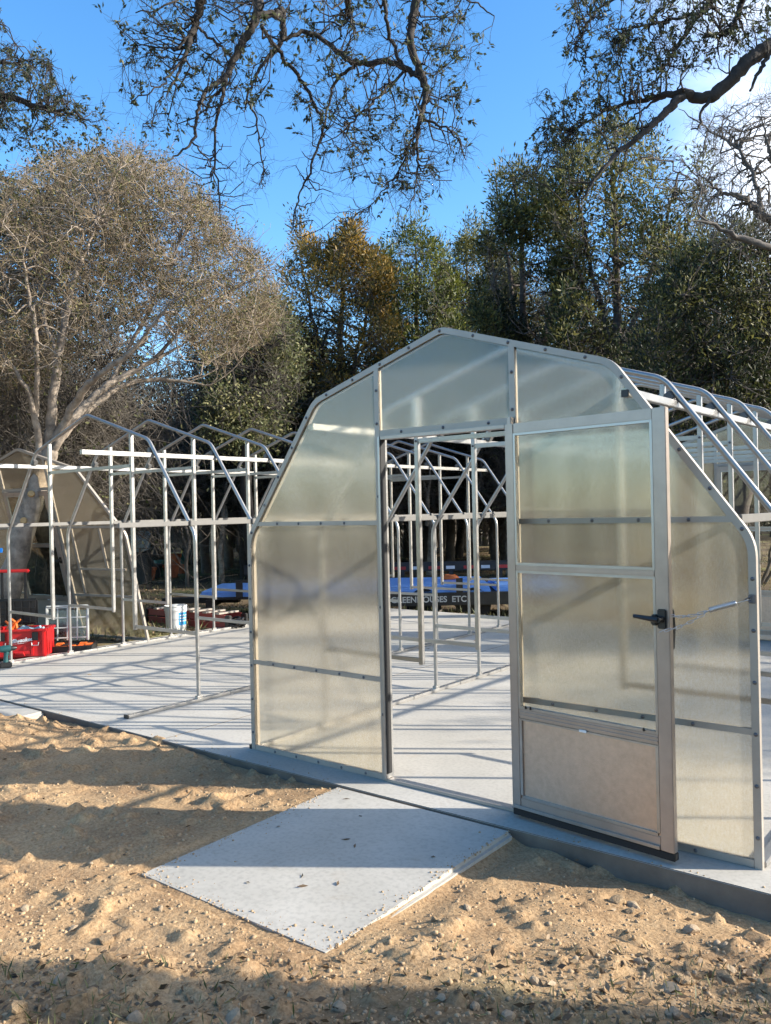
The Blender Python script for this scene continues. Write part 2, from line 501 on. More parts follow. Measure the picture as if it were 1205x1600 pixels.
def mat_ground():
    m, n, l, b = new_mat('bare_dirt_and_leaf_litter')
    t = n.new('ShaderNodeTexCoord')
    a = n.new('ShaderNodeTexNoise'); a.inputs['Scale'].default_value = 1.8; a.inputs['Detail'].default_value = 9; a.inputs['Roughness'].default_value = 0.65
    f = n.new('ShaderNodeTexNoise'); f.inputs['Scale'].default_value = 60; f.inputs['Detail'].default_value = 6; f.inputs['Roughness'].default_value = 0.7
    g = n.new('ShaderNodeTexNoise'); g.inputs['Scale'].default_value = 0.45; g.inputs['Detail'].default_value = 6
    for q in (a, f, g): l.new(t.outputs['Object'], q.inputs['Vector'])
    r = n.new('ShaderNodeValToRGB')
    r.color_ramp.elements[0].position = 0.32; r.color_ramp.elements[0].color = (0.33, 0.212, 0.118, 1)
    r.color_ramp.elements[1].position = 0.66; r.color_ramp.elements[1].color = (0.51, 0.355, 0.20, 1)
    l.new(a.outputs['Fac'], r.inputs['Fac'])
    rf = n.new('ShaderNodeValToRGB')
    rf.color_ramp.elements[0].position = 0.35; rf.color_ramp.elements[0].color = (0.62, 0.58, 0.54, 1)
    rf.color_ramp.elements[1].position = 0.6; rf.color_ramp.elements[1].color = (1.05, 1.05, 1.05, 1)
    l.new(f.outputs['Fac'], rf.inputs['Fac'])
    mu = n.new('ShaderNodeMix'); mu.data_type = 'RGBA'; mu.blend_type = 'MULTIPLY'; mu.inputs['Factor'].default_value = 1
    l.new(r.outputs['Color'], mu.inputs['A']); l.new(rf.outputs['Color'], mu.inputs['B'])
    # woodland floor
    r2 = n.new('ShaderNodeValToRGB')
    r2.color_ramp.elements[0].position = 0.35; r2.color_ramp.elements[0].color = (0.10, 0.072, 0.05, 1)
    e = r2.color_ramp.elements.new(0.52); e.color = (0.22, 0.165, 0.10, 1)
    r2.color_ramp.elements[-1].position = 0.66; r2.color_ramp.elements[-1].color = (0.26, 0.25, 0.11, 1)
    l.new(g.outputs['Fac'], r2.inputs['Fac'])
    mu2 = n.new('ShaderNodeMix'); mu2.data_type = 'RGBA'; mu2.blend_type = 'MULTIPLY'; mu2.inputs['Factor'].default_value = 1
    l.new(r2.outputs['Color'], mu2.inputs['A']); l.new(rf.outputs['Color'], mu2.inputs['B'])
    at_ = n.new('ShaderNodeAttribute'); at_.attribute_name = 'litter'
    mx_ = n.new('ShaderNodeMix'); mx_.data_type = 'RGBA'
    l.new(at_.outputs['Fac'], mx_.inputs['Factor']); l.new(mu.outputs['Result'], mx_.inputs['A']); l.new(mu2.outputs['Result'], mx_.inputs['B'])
    l.new(mx_.outputs['Result'], b.inputs['Base Color'])
    b.inputs['Roughness'].default_value = 0.95
    b.inputs['Specular IOR Level'].default_value = 0.15
    vo = n.new('ShaderNodeTexVoronoi'); vo.inputs['Scale'].default_value = 38; vo.inputs['Randomness'].default_value = 1
    l.new(t.outputs['Object'], vo.inputs['Vector'])
    b0 = n.new('ShaderNodeBump'); b0.invert = True; b0.inputs['Strength'].default_value = 0.25; b0.inputs['Distance'].default_value = 0.014
    l.new(vo.outputs['Distance'], b0.inputs['Height'])
    bp = n.new('ShaderNodeBump'); bp.inputs['Strength'].default_value = 0.8; bp.inputs['Distance'].default_value = 0.012
    l.new(b0.outputs[0], bp.inputs['Normal'])
    l.new(f.outputs['Fac'], bp.inputs['Height']); l.new(bp.outputs[0], b.inputs['Normal'])
    return m


M['sheet'] = mat_fibreglass()
M['glass'] = mat_glass('clear_storm_glass', (0.93, 0.94, 0.93), 0.04)
M['dark_glass'] = mat_glass('smoky_storm_glass', (0.55, 0.57, 0.55), 0.14)
M['kick'] = mat_kick()
M['concrete'] = mat_concrete()
M['shaded_face'] = pm('shaded_soiled_concrete', (0.10, 0.080, 0.062), 0.9, 0, 0.25, 4, 0.3, 20, col2=(0.20, 0.165, 0.13))  # slab sides: shade put into the colour, along with some soil stain
M['ground'] = mat_ground()


# ------------------------------------------------------------------ ground
def vnoise(x, y, s, seed):
    x = x/s; y = y/s
    xi = np.floor(x).astype(np.int64); yi = np.floor(y).astype(np.int64)
    fx = x-xi; fy = y-yi
    fx = fx*fx*(3-2*fx); fy = fy*fy*(3-2*fy)

    def h(a, b):
        v = (a*374761393 + b*668265263 + seed*144665) & 0x7fffffff
        v = (v ^ (v >> 13))*1274126177 & 0x7fffffff
        v = v ^ (v >> 16)
        return (v % 100003)/100003.0
    return (h(xi, yi)*(1-fx)+h(xi+1, yi)*fx)*(1-fy) + (h(xi, yi+1)*(1-fx)+h(xi+1, yi+1)*fx)*fy - 0.5


def sstep(a, b, x):
    t = np.clip((x-a)/(b-a), 0, 1)
    return t*t*(3-2*t)


SLAB = (-6.72, 2.15, -0.235, 6.95)


def ground_z(x, y):
    x = np.asarray(x, float); y = np.asarray(y, float)
    near = 1-sstep(0.0, 1.0, np.maximum(np.maximum(-9-x, x-5), np.maximum(-6-y, y+0.2)))
    z = np.full(np.broadcast(x, y).shape, -0.022)
    # hollow along the slab right of the walkway
    z = z - 0.065*sstep(0.45, 1.0, x)*sstep(-1.15, -0.35, y)
    z = z - 0.045*sstep(1.0, 2.2, x)*sstep(-1.6, -0.6, y)
    z = z + 0.035*sstep(-0.9, -1.5, y)*sstep(0.6, 1.4, x)
    # small trench where the dirt meets the slab, left of the walkway
    z = z - 0.012*sstep(-0.40, -0.24, y)*sstep(-0.6, -1.0, x)
    z = z + 0.05*sstep(-3.1, -3.8, x)*sstep(-0.3, -0.7, y)
    lump = 0.045*vnoise(x, y, 0.70, 1) + 0.022*vnoise(x, y, 0.27, 2) + 0.012*vnoise(x, y, 0.11, 3) + 0.009*vnoise(x, y, 0.05, 4)
    clod = np.maximum(0, vnoise(x, y, 0.075, 9)-0.24)*0.16 + np.maximum(0, vnoise(x, y, 0.16, 19)-0.26)*0.18
    # keep lumps below the concrete where it is close
    dpad = np.maximum(np.abs(x+0.065)-0.60, np.maximum(-1.64-y, 0))
    damp = 0.25 + 0.75*sstep(0.02, 0.35, dpad)
    z = z + near*damp*(lump+clod)
    z = np.where((dpad < 0.05) & (y > -1.70), np.minimum(z, -0.010-0.022*np.clip(-y-0.235, 0, 2) + 0.010*vnoise(x, y, 0.09, 61)), z)
    z = z - 0.035*np.exp(-((x-0.60)/0.09)**2)*sstep(-1.5, -1.1, y)*(y < -0.2)
    # behind the slab the land drops a little
    back = sstep(6.9, 8.2, y)
    side = sstep(-6.7, -7.6, x)*sstep(3.5, 8.0, y)
    z = z - 0.26*np.maximum(back, side)
    far = 1-near
    z = z + far*(0.10*vnoise(x, y, 2.7, 5) + 0.03*vnoise(x, y, 0.8, 6)) - far*0.02
    inside = (x > SLAB[0]+0.05) & (x < SLAB[1]-0.05) & (y > SLAB[2]+0.05) & (y < SLAB[3]-0.05)
    z = np.where(inside, -0.2, z)
    pl_ = (x > -5.25) & (x < -4.05) & (y > -1.6) & (y < -0.2)
    z = np.where(pl_, -0.2, z)
    pr_ = (x > -0.62) & (x < 0.49) & (y > -1.58) & (y < -0.2)
    z = np.where(pr_, -0.2, z)
    lw = (x < SLAB[0]) & (x > SLAB[0]-2.2) & (y > -0.3) & (y < 5)
    z = np.where(lw, np.minimum(z, -0.02), z)
    return z


def lines(spec):
    out = [spec[0][0]]
    for a, b, n in spec:
        out += list(np.linspace(a, b, n+1)[1:])
    return np.array(out)


gx = lines([(-400, -60, 12), (-60, -20, 40), (-20, -6.0, 70), (-6.0, 3.0, 460), (3.0, 6.0, 40), (6, 40, 40), (40, 400, 12)])
gy = lines([(-300, -30, 10), (-30, -5.0, 40), (-5.0, -0.15, 250), (-0.15, 7.2, 60), (7.2, 30, 110), (30, 80, 50), (80, 400, 14)])
X, Y = np.meshgrid(gx, gy, indexing='ij')
Z = ground_z(X, Y)
nx, ny = X.shape
gv = np.stack([X.ravel(), Y.ravel(), Z.ravel()], 1)
idx = np.arange(nx*ny).reshape(nx, ny)
gl_ = np.stack([idx[:-1, :-1], idx[1:, :-1], idx[1:, 1:], idx[:-1, 1:]], -1).reshape(-1)
gme = np_mesh('ground', gv, gl_, 4, M['ground'], smooth=True)
lit = np.maximum(np.maximum(sstep(-0.3, 0.2, Y)*np.ones_like(X), sstep(-6.9, -7.6, X)*sstep(-1.2, 0.0, Y)), sstep(3.5, 4.5, X))
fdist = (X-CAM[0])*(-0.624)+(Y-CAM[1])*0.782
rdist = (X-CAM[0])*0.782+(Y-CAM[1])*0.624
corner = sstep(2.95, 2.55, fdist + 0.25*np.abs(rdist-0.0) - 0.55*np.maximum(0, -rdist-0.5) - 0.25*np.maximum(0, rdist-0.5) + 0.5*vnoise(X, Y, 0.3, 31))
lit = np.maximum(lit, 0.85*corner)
la = gme.attributes.new('litter', 'FLOAT', 'POINT')
la.data.foreach_set('value', lit.ravel().astype(np.float32))
ground = link('ground', gme)
tag(ground, kind='structure')

# concrete: slabs poured side by side with a joint between them, and two walkway pads
joints = [SLAB[0], -2.405, SLAB[1]]
slab = empty('concrete_slab')
tag(slab, kind='structure')
for a, b in zip(joints[:-1], joints[1:]):
    m_ = MB(); m_.span((a+0.0015, SLAB[2], -0.32), (b-0.0015, SLAB[3], 0.0), 0.004)
    o_ = m_.build('slab_pour', M['concrete'], slab, True)
    o_.data.materials.append(M['shaded_face'])
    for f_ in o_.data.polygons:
        if abs(f_.normal.z) < 0.3: f_.material_index = 1  # upright faces take the shade-darkened colour
m_ = MB(); m_.span((joints[1]-0.01, SLAB[2]+0.012, -0.3), (joints[1]+0.01, SLAB[3]-0.02, -0.006))
m_.build('joint_filler', M['concrete'], slab)


def pad(x0, x1, y0, y1, parent):
    m = MB()
    m.span((x0, y0, -0.14), (x1, y1, 0.0), 0.02)
    m.v = [(v[0], v[1], v[2]-0.005-0.03*(y1-v[1])/(y1-y0)) for v in m.v]
    return m.build('walkway', M['concrete'], parent, True)


tag(pad(-0.668, 0.535, -1.645, SLAB[2]-0.004, None), kind='structure')
tag(pad(-5.35, -4.0, -1.645, SLAB[2]-0.004, None), kind='structure')

# ------------------------------------------------------------------ greenhouses
W, HE, A, H2, H3 = 1.665, 1.468, 1.013, 2.358, 2.674     # half width, eave, knee, knee height, ridge height
HB, H1, HD = 0.609, 1.561, 2.10                          # low bar, middle bar, door head
DL, DR = -0.484, 0.451                                   # door opening
BAY = 0.727
LX = -4.812                                              # axis of the bare frame beside it
NB = 9
PU, PZ = 1.063, 2.256                                    # purlin


def fillet(pts, radii, seg=6):
    out = [np.array(pts[0], float)]
    for i in range(1, len(pts)-1):
        p, a, b = np.array(pts[i], float), np.array(pts[i-1], float), np.array(pts[i+1], float)
        u = (a-p)/np.linalg.norm(a-p); v = (b-p)/np.linalg.norm(b-p)
        ang = math.acos(np.clip(u@v, -1, 1))
        d = radii[i-1]/math.tan(ang/2)
        s, e = p+u*d, p+v*d
        for t in np.linspace(0, 1, seg+1):
            out.append((1-t)**2*s + 2*t*(1-t)*p + t*t*e)
    out.append(np.array(pts[-1], float))
    return out


ARCH = fillet([(-W, 0), (-W, HE), (-A, H2), (0, H3), (A, H2), (W, HE), (W, 0)], [0.24, 0.20, 0.16, 0.20, 0.24])


def roof_z(u):
    u = abs(u)
    if u < A: return H3 + (H2-H3)*u/A
    return H2 + (HE-H2)*(u-A)/(W-A)


def arch_inset(d):
    """arch outline moved inwards by d"""
    P = np.array(ARCH)
    out = []
    for i in range(len(P)):
        a = P[max(i-1, 0)]; b = P[min(i+1, len(P)-1)]
        t = (b-a)/np.linalg.norm(b-a)
        out.append(P[i]+np.array([t[1], -t[0]])*d)
    return out


# shared meshes of one hoop of the frame
mb = MB(); mb.tube([(p[0], 0, p[1]) for p in arch_inset(0.018)], 0.0175, 10); ME_ARCH = mb.mesh('arch', M['alu'], True)
mb = MB(); mb.span((-0.0165, -0.0165, 0.56), (0.0165, 0.0165, roof_z(0.73)-0.03), 0.003); ME_POST = mb.mesh('post', M['alu'], True)
mb = MB(); mb.span((-0.714, -0.012, 2.095), (0.714, 0.012, 2.127), 0.003); ME_TIE = mb.mesh('tie', M['alu'], True)
mb = MB(); mb.span((0, -0.012, 0.575), (W-0.73-0.05, 0.012, 0.605), 0.003); ME_BENCH = mb.mesh('bench_bar', M['alu'], True)
mb = MB(); mb.span((-0.02, -0.03, -0.004), (0.02, 0.03, 0.05), 0.004); ME_FOOT = mb.mesh('foot', M['alu'], True)


def make_hoop(parent, y):
    h = link('hoop', ME_ARCH, parent); h.location = (0, y, 0)
    for s in (-1, 1):
        o = link('inner_post', ME_POST, h); o.location = (s*0.73, 0, 0)
        o = link('bench_bar', ME_BENCH, h); o.location = (0.7475 if s > 0 else -(W-0.0345), 0, 0)
        o = link('foot_clip', ME_FOOT, h); o.location = (s*(W-0.018), 0, 0.0)
    for s in (-1, 1):
        o = link('girt_bracket', ME_BRACKET, h); o.location = (s*(W-0.067), 0, H1)
        o = link('purlin_clip', ME_BRACKET, h); o.location = (s*(PU-0.03), 0, PZ-0.02); o.rotation_euler = (0, -s*0.5, 0)
        o = link('tie_bolt', ME_SCREW, h); o.location = (s*0.73, -0.0175, 2.11); o.rotation_euler = (math.pi/2, 0, 0)
    link('collar_tie', ME_TIE, h)
    return h


def long_bars(parent, y0, y1, sides=(-1, 1)):
    for s in sides:
        m = MB(); m.span((s*PU-0.02, y0, PZ-0.085), (s*PU+0.02, y1, PZ-0.045), 0.003); m.build('purlin', M['alu'], parent, True)
        m = MB(); m.span((s*(W-0.075)-0.011, y0, H1-0.02), (s*(W-0.075)+0.011, y1, H1+0.02), 0.003); m.build('eave_girt', M['dull_alu'], parent, True)
        m = MB(); m.span((s*(W-0.018)-0.026, y0, 0.001), (s*(W-0.018)+0.026, y1, 0.026), 0.003)
        m.build('base_rail', M['alu'], parent, True)
        for i in range(int((y1-y0)/BAY)):
            m = MB(); m.span((s*(W-0.018)-0.03, y0+0.34+i*BAY, 0.001), (s*(W-0.018)+0.03, y0+0.37+i*BAY, 0.029))
            m.build('rail_clip', M['alu'], parent)


mb = MB(); mb.span((-0.024, -0.026, -0.026), (0.024, 0.026, 0.026), 0.006); ME_BRACKET = mb.mesh('bracket', M['dull_alu'], True)
SCREW = MB()
SCREW.lathe([(0.0, 0.006), (0.005, 0.0055), (0.0085, 0.002), (0.0095, 0.0)], n=10)
ME_SCREW = SCREW.mesh('screw', M['screw'], 'all')


def screw(parent, u, z, y=-0.0175):
    o = link('screw', ME_SCREW, parent)
    o.location = (u, y, z)
    o.rotation_euler = (math.pi/2, 0, 0)


def clip_poly(poly, f):
    out = []
    for i in range(len(poly)):
        a, b = poly[i], poly[(i+1) % len(poly)]
        fa, fb = f(a), f(b)
        if fa >= 0: out.append(a)
        if (fa >= 0) != (fb >= 0):
            t = fa/(fa-fb)
            out.append((a[0]+(b[0]-a[0])*t, a[1]+(b[1]-a[1])*t))
    return out


INSIDE = [tuple(p) for p in arch_inset(0.02)]


def region(u0, u1, z0, z1):
    p = INSIDE
    for f in (lambda q: q[0]-u0, lambda q: u1-q[0], lambda q: q[1]-z0, lambda q: z1-q[1]):
        p = clip_poly(p, f)
    return p


def bar_end(z):
    return W-0.03 if z < HE else A + (W-A)*(H2-z)/(H2-HE) - 0.03


def build_gable(root, tube, front=True, screws=True):
    """framed end wall with its sheets; bars and sheets become parts of root"""
    m = MB()
    m.sweep_xz([tuple(p) for p in ARCH], 0.034, -0.016, 0.016)
    m.sweep_xz([tuple(p) for p in arch_inset(0.034)], 0.006, 0.006, 0.03)
    fr = m.build('end_frame', tube, root, True)
    m = MB(); m.span((-W+0.036, -0.014, 0.002), (DL-0.0205, 0.014, 0.036)); m.build('bottom_rail', tube, root)
    m = MB(); m.span((DR+0.0205, -0.014, 0.002), (W-0.036, 0.014, 0.036)); m.build('bottom_rail', tube, root)
    m = MB(); m.span((DL+0.022, -0.03, 0.001), (DR-0.022, 0.03, 0.018), 0.003); m.build('threshold', tube, root)
    for u in (DL, DR):
        m = MB(); m.span((u-0.018, -0.0155, 0.001), (u+0.018, 0.0155, roof_z(u)-0.032)); m.build('stud', tube, root)
    m = MB(); m.span((DL+0.019, -0.0145, HD-0.02), (DR-0.019, 0.0145, HD+0.018)); m.build('header', tube, root)
    for z in (HB, H1):
        e = bar_end(z)
        m = MB(); m.span((-e, -0.0135, z-0.014), (DL-0.0195, 0.0135, z+0.014)); m.build('cross_bar', tube, root)
        m = MB(); m.span((DR+0.0195, -0.0135, z-0.014), (e, 0.0135, z+0.014)); m.build('cross_bar', tube, root)
    # sheets
    cells = [(-9, DL-0.005, 0.01, HB), (-9, DL-0.005, HB, H1), (-9, DL-0.005, H1, 9),
             (DR+0.005, 9, 0.01, HB), (DR+0.005, 9, HB, H1), (DR+0.005, 9, H1, 9), (DL+0.005, DR-0.005, HD, 9)]
    for c in cells:
        p = region(*c)
        m = MB(); m.prism_xz(p, -0.004, 0.000); m.build('fibreglass_sheet', M['sheet'], root)
    if screws:
        P = np.array(arch_inset(0.017)); d = np.r_[0, np.cumsum(np.linalg.norm(np.diff(P, axis=0), axis=1))]
        for s in np.arange(0.12, d[-1], 0.231):
            screw(root, np.interp(s, d, P[:, 0]), np.interp(s, d, P[:, 1]))
        for z in (HB, H1, 0.018):
            e = bar_end(z)
            for u in np.arange(-e+0.2, DL-0.1, 0.2): screw(root, u, z, -0.0145)
            for u in np.arange(DR+0.2, e-0.05, 0.24): screw(root, u, z, -0.0145)
        for z in (0.40, 1.05, 1.72, 2.16, 2.36): screw(root, DL, z); screw(root, DR, z) if z > 2.1 else None
        for u in (-0.30, 0.0, 0.30): screw(root, u, HD, -0.0155)
    return fr


def build_door(parent, hinge, ang, sweep=True, handle=True, glass='glass', kick='kick'):
    """storm door hinged at its left edge; built along +x with its outer face at -y"""
    wd, z0, z1, t = 0.893, 0.055, 2.075, 0.032
    m = MB()
    m.span((0, -t, z0), (0.0455, 0, z1), 0.003)
    m.span((wd-0.0665, -t-0.002, z0), (wd, 0.0, z1), 0.003)
    m.span((0.0455, -t+0.002, z1-0.052), (wd-0.0665, -0.002, z1), 0.003)
    m.span((0.0455, -t+0.002, z0), (wd-0.0665, -0.002, z0+0.060), 0.003)
    m.span((0.0455, -t+0.001, 0.535), (wd-0.0665, -0.001, 0.583), 0.003)
    door = m.build('door', M['door_alu'], parent, True)
    door.location = hinge
    door.rotation_euler = (0, 0, ang)
    m = MB(); m.span((0.046, -t-0.002, 1.305), (wd-0.067, -0.004, 1.334), 0.004); m.build('middle_rail', M['door_alu'], door, True)
    for (a, b) in ((0.583, 1.305), (1.334, z1-0.052)):
        m = MB()
        x0, x1 = 0.0455, wd-0.0665
        for q in (((x0, -t-0.001, a), (x0+0.012, -0.008, b)), ((x1-0.012, -t-0.001, a), (x1, -0.008, b)),
                  ((x0+0.0125, -t-0.001, a), (x1-0.0125, -0.008, a+0.012)), ((x0+0.0125, -t-0.001, b-0.012), (x1-0.0125, -0.008, b))):
            m.span(*q)
        m.build('glazing_bead', M['alu'], door)
        m = MB(); m.span((x0+0.006, -0.018, a+0.006), (x1-0.006, -0.014, b-0.006)); m.build('pane', M[glass], door)
    m = MB(); m.span((0.044, -0.022, z0+0.055), (wd-0.065, -0.014, 0.54)); m.build('kick_panel', M[kick], door)
    m = MB()
    m.span((0.06, -t+0.0, z0+0.062), (wd-0.08, -0.023, z0+0.075)); m.span((0.047, -t, 0.523), (wd-0.068, -0.023, 0.532))
    m.span((0.047, -t, z0+0.0765), (0.062, -0.023, 0.5225)); m.span((wd-0.083, -t, z0+0.0765), (wd-0.068, -0.023, 0.5225))
    m.build('kick_trim', M['alu'], door)
    m = MB(); m.span((0.05, -t-0.004, 0.548), (wd-0.07, -t+0.0005, 0.553)); m.span((0.05, -t-0.004, 0.566), (wd-0.07, -t+0.0005, 0.570))
    m.build('rail_groove', M['door_alu'], door)
    for x in (0.09, 0.12, wd-0.14):
        m = MB(); m.span((x, -t-0.010, 0.588), (x+0.008, -t-0.002, 0.604), 0.001); m.build('pane_clip', M['black'], door)
    m = MB(); m.span((wd*0.46, -t-0.006, 0.525), (wd*0.46+0.04, -t-0.0005, 0.537), 0.001); m.build('latch_tab', M['white_paint'], door)
    if sweep:
        m = MB(); m.span((-0.002, -t-0.004, 0.020), (wd+0.003, 0.003, z0-0.001), 0.003); m.build('door_sweep', M['gasket'], door)
        m = MB(); m.span((0.003, -t-0.010, z0+0.003), (wd-0.068, -t-0.0005, z0+0.020), 0.002); m.build('sweep_rail', M['alu'], door)
    if handle:
        hz = 1.115
        m = MB()
        m.span((wd-0.055, -t-0.014, hz-0.045), (wd-0.012, -t-0.0025, hz+0.045), 0.005)
        m.tube([(wd-0.034, -t-0.014, hz), (wd-0.034, -t-0.052, hz)], 0.014, 12)
        m.tube([(wd-0.034, -t-0.046, hz), (wd-0.075, -t-0.052, hz+0.004), (wd-0.15, -t-0.050, hz+0.010)], [0.014, 0.012, 0.009], 8)
        m.span((wd-0.08, -t-0.03, hz-0.03), (wd-0.05, -t-0.004, hz+0.02), 0.006)
        m.build('lever_handle', M['black'], door, True)
        m = MB()
        m.tube([(wd-0.03, 0.002, hz+0.05), (wd-0.030, 0.045, hz+0.03), (wd-0.028, 0.050, hz-0.05), (wd-0.03, 0.045, hz-0.14), (wd-0.03, 0.006, hz-0.16)],
               [0.013, 0.014, 0.015, 0.013, 0.010], 8)
        m.span((wd-0.05, 0.0012, hz-0.06), (wd-0.012, 0.016, hz+0.06), 0.004)
        m.build('pull_handle', M['black'], door, True)
    return door


# --- the sheeted greenhouse in front
gh = empty('greenhouse')
tag(gh, 'silver-framed greenhouse with translucent fibreglass front wall and open storm door', 'greenhouse')
front = empty('front_wall'); front.parent = gh
build_gable(front, M['white_tube'])
m = MB(); m.span((DL+0.0185, -0.040, 0.0205), (DL+0.035, 0.035, HD-0.021), 0.002); m.build('door_jamb', M['alu'], front, True)
m = MB(); m.span((DL+0.0353, -0.034, 0.05), (DL+0.0395, 0.012, HD-0.022), 0.001); m.build('weather_strip', M['gasket'], front, True)
m = MB(); m.span((DR-0.036, -0.040, 0.0205), (DR-0.0185, 0.035, HD-0.021), 0.002); m.build('door_jamb', M['door_alu'], front, True)
m = MB(); m.span((DR-0.012, -0.056, 0.0205), (DR+0.012, -0.017, HD+0.016), 0.003); m.build('hinge_rail', M['door_alu'], front, True)
m = MB(); m.span((DL+0.041, -0.040, HD-0.040), (DR-0.037, 0.02, HD-0.0205), 0.002); m.build('door_head', M['door_alu'], front, True)
m = MB(); m.span((-W-0.022, -0.018, 0.001), (-W-0.001, 0.022, 0.030)); m.build('rail_end', M['black'], front)
m = MB(); m.span((PU+0.0, -0.026, PZ-0.095), (PU+0.034, -0.0165, PZ-0.06)); m.build('purlin_end_cap', M['black'], front)
build_door(gh, (DR+0.006, -0.062, 0.0), -math.asin(0.105/0.893))
# chain with a spring that holds the door open
ch = empty('hold_open_chain'); ch.parent = gh
dirx = math.asin(0.105/0.893)
hx, hy = DR+0.006+0.86*math.cos(dirx), -0.062-0.86*math.sin(dirx)-0.075
anchor = Vector((W-0.022, -0.030, 1.205))
grip = Vector((hx, hy+0.01, 1.10))
spring_a = anchor + (grip-anchor)*0.16
spring_b = anchor + (grip-anchor)*0.46
lk = MB()
ring = [(0.011*math.cos(a)*(1.0) + (0.006 if math.cos(a) > 0 else -0.006), 0.0055*math.sin(a), 0) for a in np.linspace(0, 2*math.pi, 13)]
lk.tube(ring, 0.0017, 5, False)
ME_LINK = lk.mesh('link', M['zinc'], 'all')
for side in (0, 1):
    end = grip + Vector((0.0, -0.02 if side else 0.03, 0.035 if side == 0 else -0.035))
    n_l = 9
    for i in range(n_l):
        f = (i+0.5)/n_l
        p = spring_b.lerp(end, f); p.z -= 0.018*math.sin(math.pi*f)
        o = link('chain_link', ME_LINK, ch)
        d = (end-spring_b).normalized()
        q = d.to_track_quat('X', 'Z').to_matrix().to_4x4()
        o.matrix_local = Matrix.Translation(p) @ q @ Matrix.Rotation(math.pi/2*(i % 2)+0.4, 4, 'X')
d = (spring_b-spring_a).normalized(); e1 = d.cross(Vector((0, 0, 1))).normalized(); e2 = d.cross(e1)
hl = [spring_a.lerp(spring_b, t/180) + (e1*math.cos(t*0.72)+e2*math.sin(t*0.72))*0.0115 for t in range(181)]
m = MB(); m.tube(hl, 0.0024, 5); m.tube([anchor, spring_a], 0.0016, 6); m.build('spring', M['zinc'], ch, 'all')
m = MB(); m.span((W-0.034, -0.026, 1.185), (W-0.004, -0.0165, 1.225), 0.003)
m.tube([(W-0.02, -0.03, 1.215), (W-0.045, -0.036, 1.205), (W-0.02, -0.03, 1.192)], 0.004, 6); m.build('anchor_plate', M['screw'], ch, True)
for i in range(1, NB): make_hoop(gh, BAY*i)
long_bars(gh, 0.018, BAY*NB-0.018)
back = empty('rear_wall'); back.parent = gh; back.location = (0, BAY*NB, 0)
build_gable(back, M['white_tube'], screws=False)
build_door(gh, (DL+0.021, BAY*NB-0.02, 0.0), 0.0, handle=False)

# --- the bare frame to its left
fr = empty('unfinished_greenhouse', (LX, 0, 0))
tag(fr, 'unfinished greenhouse of bare silver tube hoops standing on the slab, without sheets', 'greenhouse')
for i in range(1, NB+1): make_hoop(fr, BAY*i)
long_bars(fr, -0.0, BAY*NB)
m = MB(); m.span((W-0.018-0.026, -0.012, 0.001), (W-0.018+0.026, -0.001, 0.03)); m.build('rail_end', M['black'], fr)

# --- end wall waiting to be mounted, leaning on the tree
b_dir = Vector((-0.984, -0.178, 0))
n_dir = Vector((0.178, -0.984, 0))
th = math.radians(14)
upv = Vector((0, 0, math.cos(th))) + n_dir*math.sin(th)
right = -b_dir
fwd = upv.cross(right)
org = Vector((-6.60, 2.66, 0.0)) + b_dir*W
lean = empty('end_wall')
tag(lean, 'olive translucent greenhouse end wall with storm door leaning behind the pale tree', 'end wall')
lean.matrix_world = Matrix(((right.x, fwd.x, upv.x, org.x), (right.y, fwd.y, upv.y, org.y), (right.z, fwd.z, upv.z, org.z-0.01), (0, 0, 0, 1)))
build_gable(lean, M['white_tube'], screws=False)
build_door(lean, (DL+0.022, -0.012, 0.0), 0.0, sweep=True, handle=True, glass='dark_glass', kick='white_tube')
vent = MB()
for q in (((0.66, -0.012, HB+0.02), (0.69, 0.012, H1-0.02)), ((1.18, -0.012, HB+0.36), (1.21, 0.012, H1-0.02)), ((0.69, -0.011, HB+0.36), (1.52, 0.011, HB+0.385))):
    vent.span(*q)
vent.build('vent_frame', M['white_tube'], lean)


# ------------------------------------------------------------------ lettering
def letters(name, body, size, mat, parent, mtx, shear=0.0, extrude=0.001, bold=0.0):
    cu = bpy.data.curves.new(name, 'FONT')
    cu.body = body
    cu.size = size
    cu.shear = shear
    cu.extrude = extrude
    cu.offset = bold
    cu.align_x = 'CENTER'; cu.align_y = 'CENTER'
    tmp = bpy.data.objects.new(name, cu)
    COL.objects.link(tmp)
    dg = bpy.context.evaluated_depsgraph_get()
    me = bpy.data.meshes.new_from_object(tmp.evaluated_get(dg))
    bpy.data.objects.remove(tmp)
    bpy.data.curves.remove(cu)
    me.materials.clear()
    me.materials.append(mat)
    o = link(name, me, parent)
    o.matrix_local = mtx
    return o


def facing(x, y, z, nrm='-y'):
    """text standing upright, read from -y"""
    return Matrix.Translation((x, y, z)) @ Matrix.Rotation(math.pi/2, 4, 'X')


CAMYAW = YAW                     # objects square to the camera use this heading
# ------------------------------------------------------------------ things beside the bare frame
def zg(p): return float(ground_z(np.array([p[0]]), np.array([p[1]]))[0])


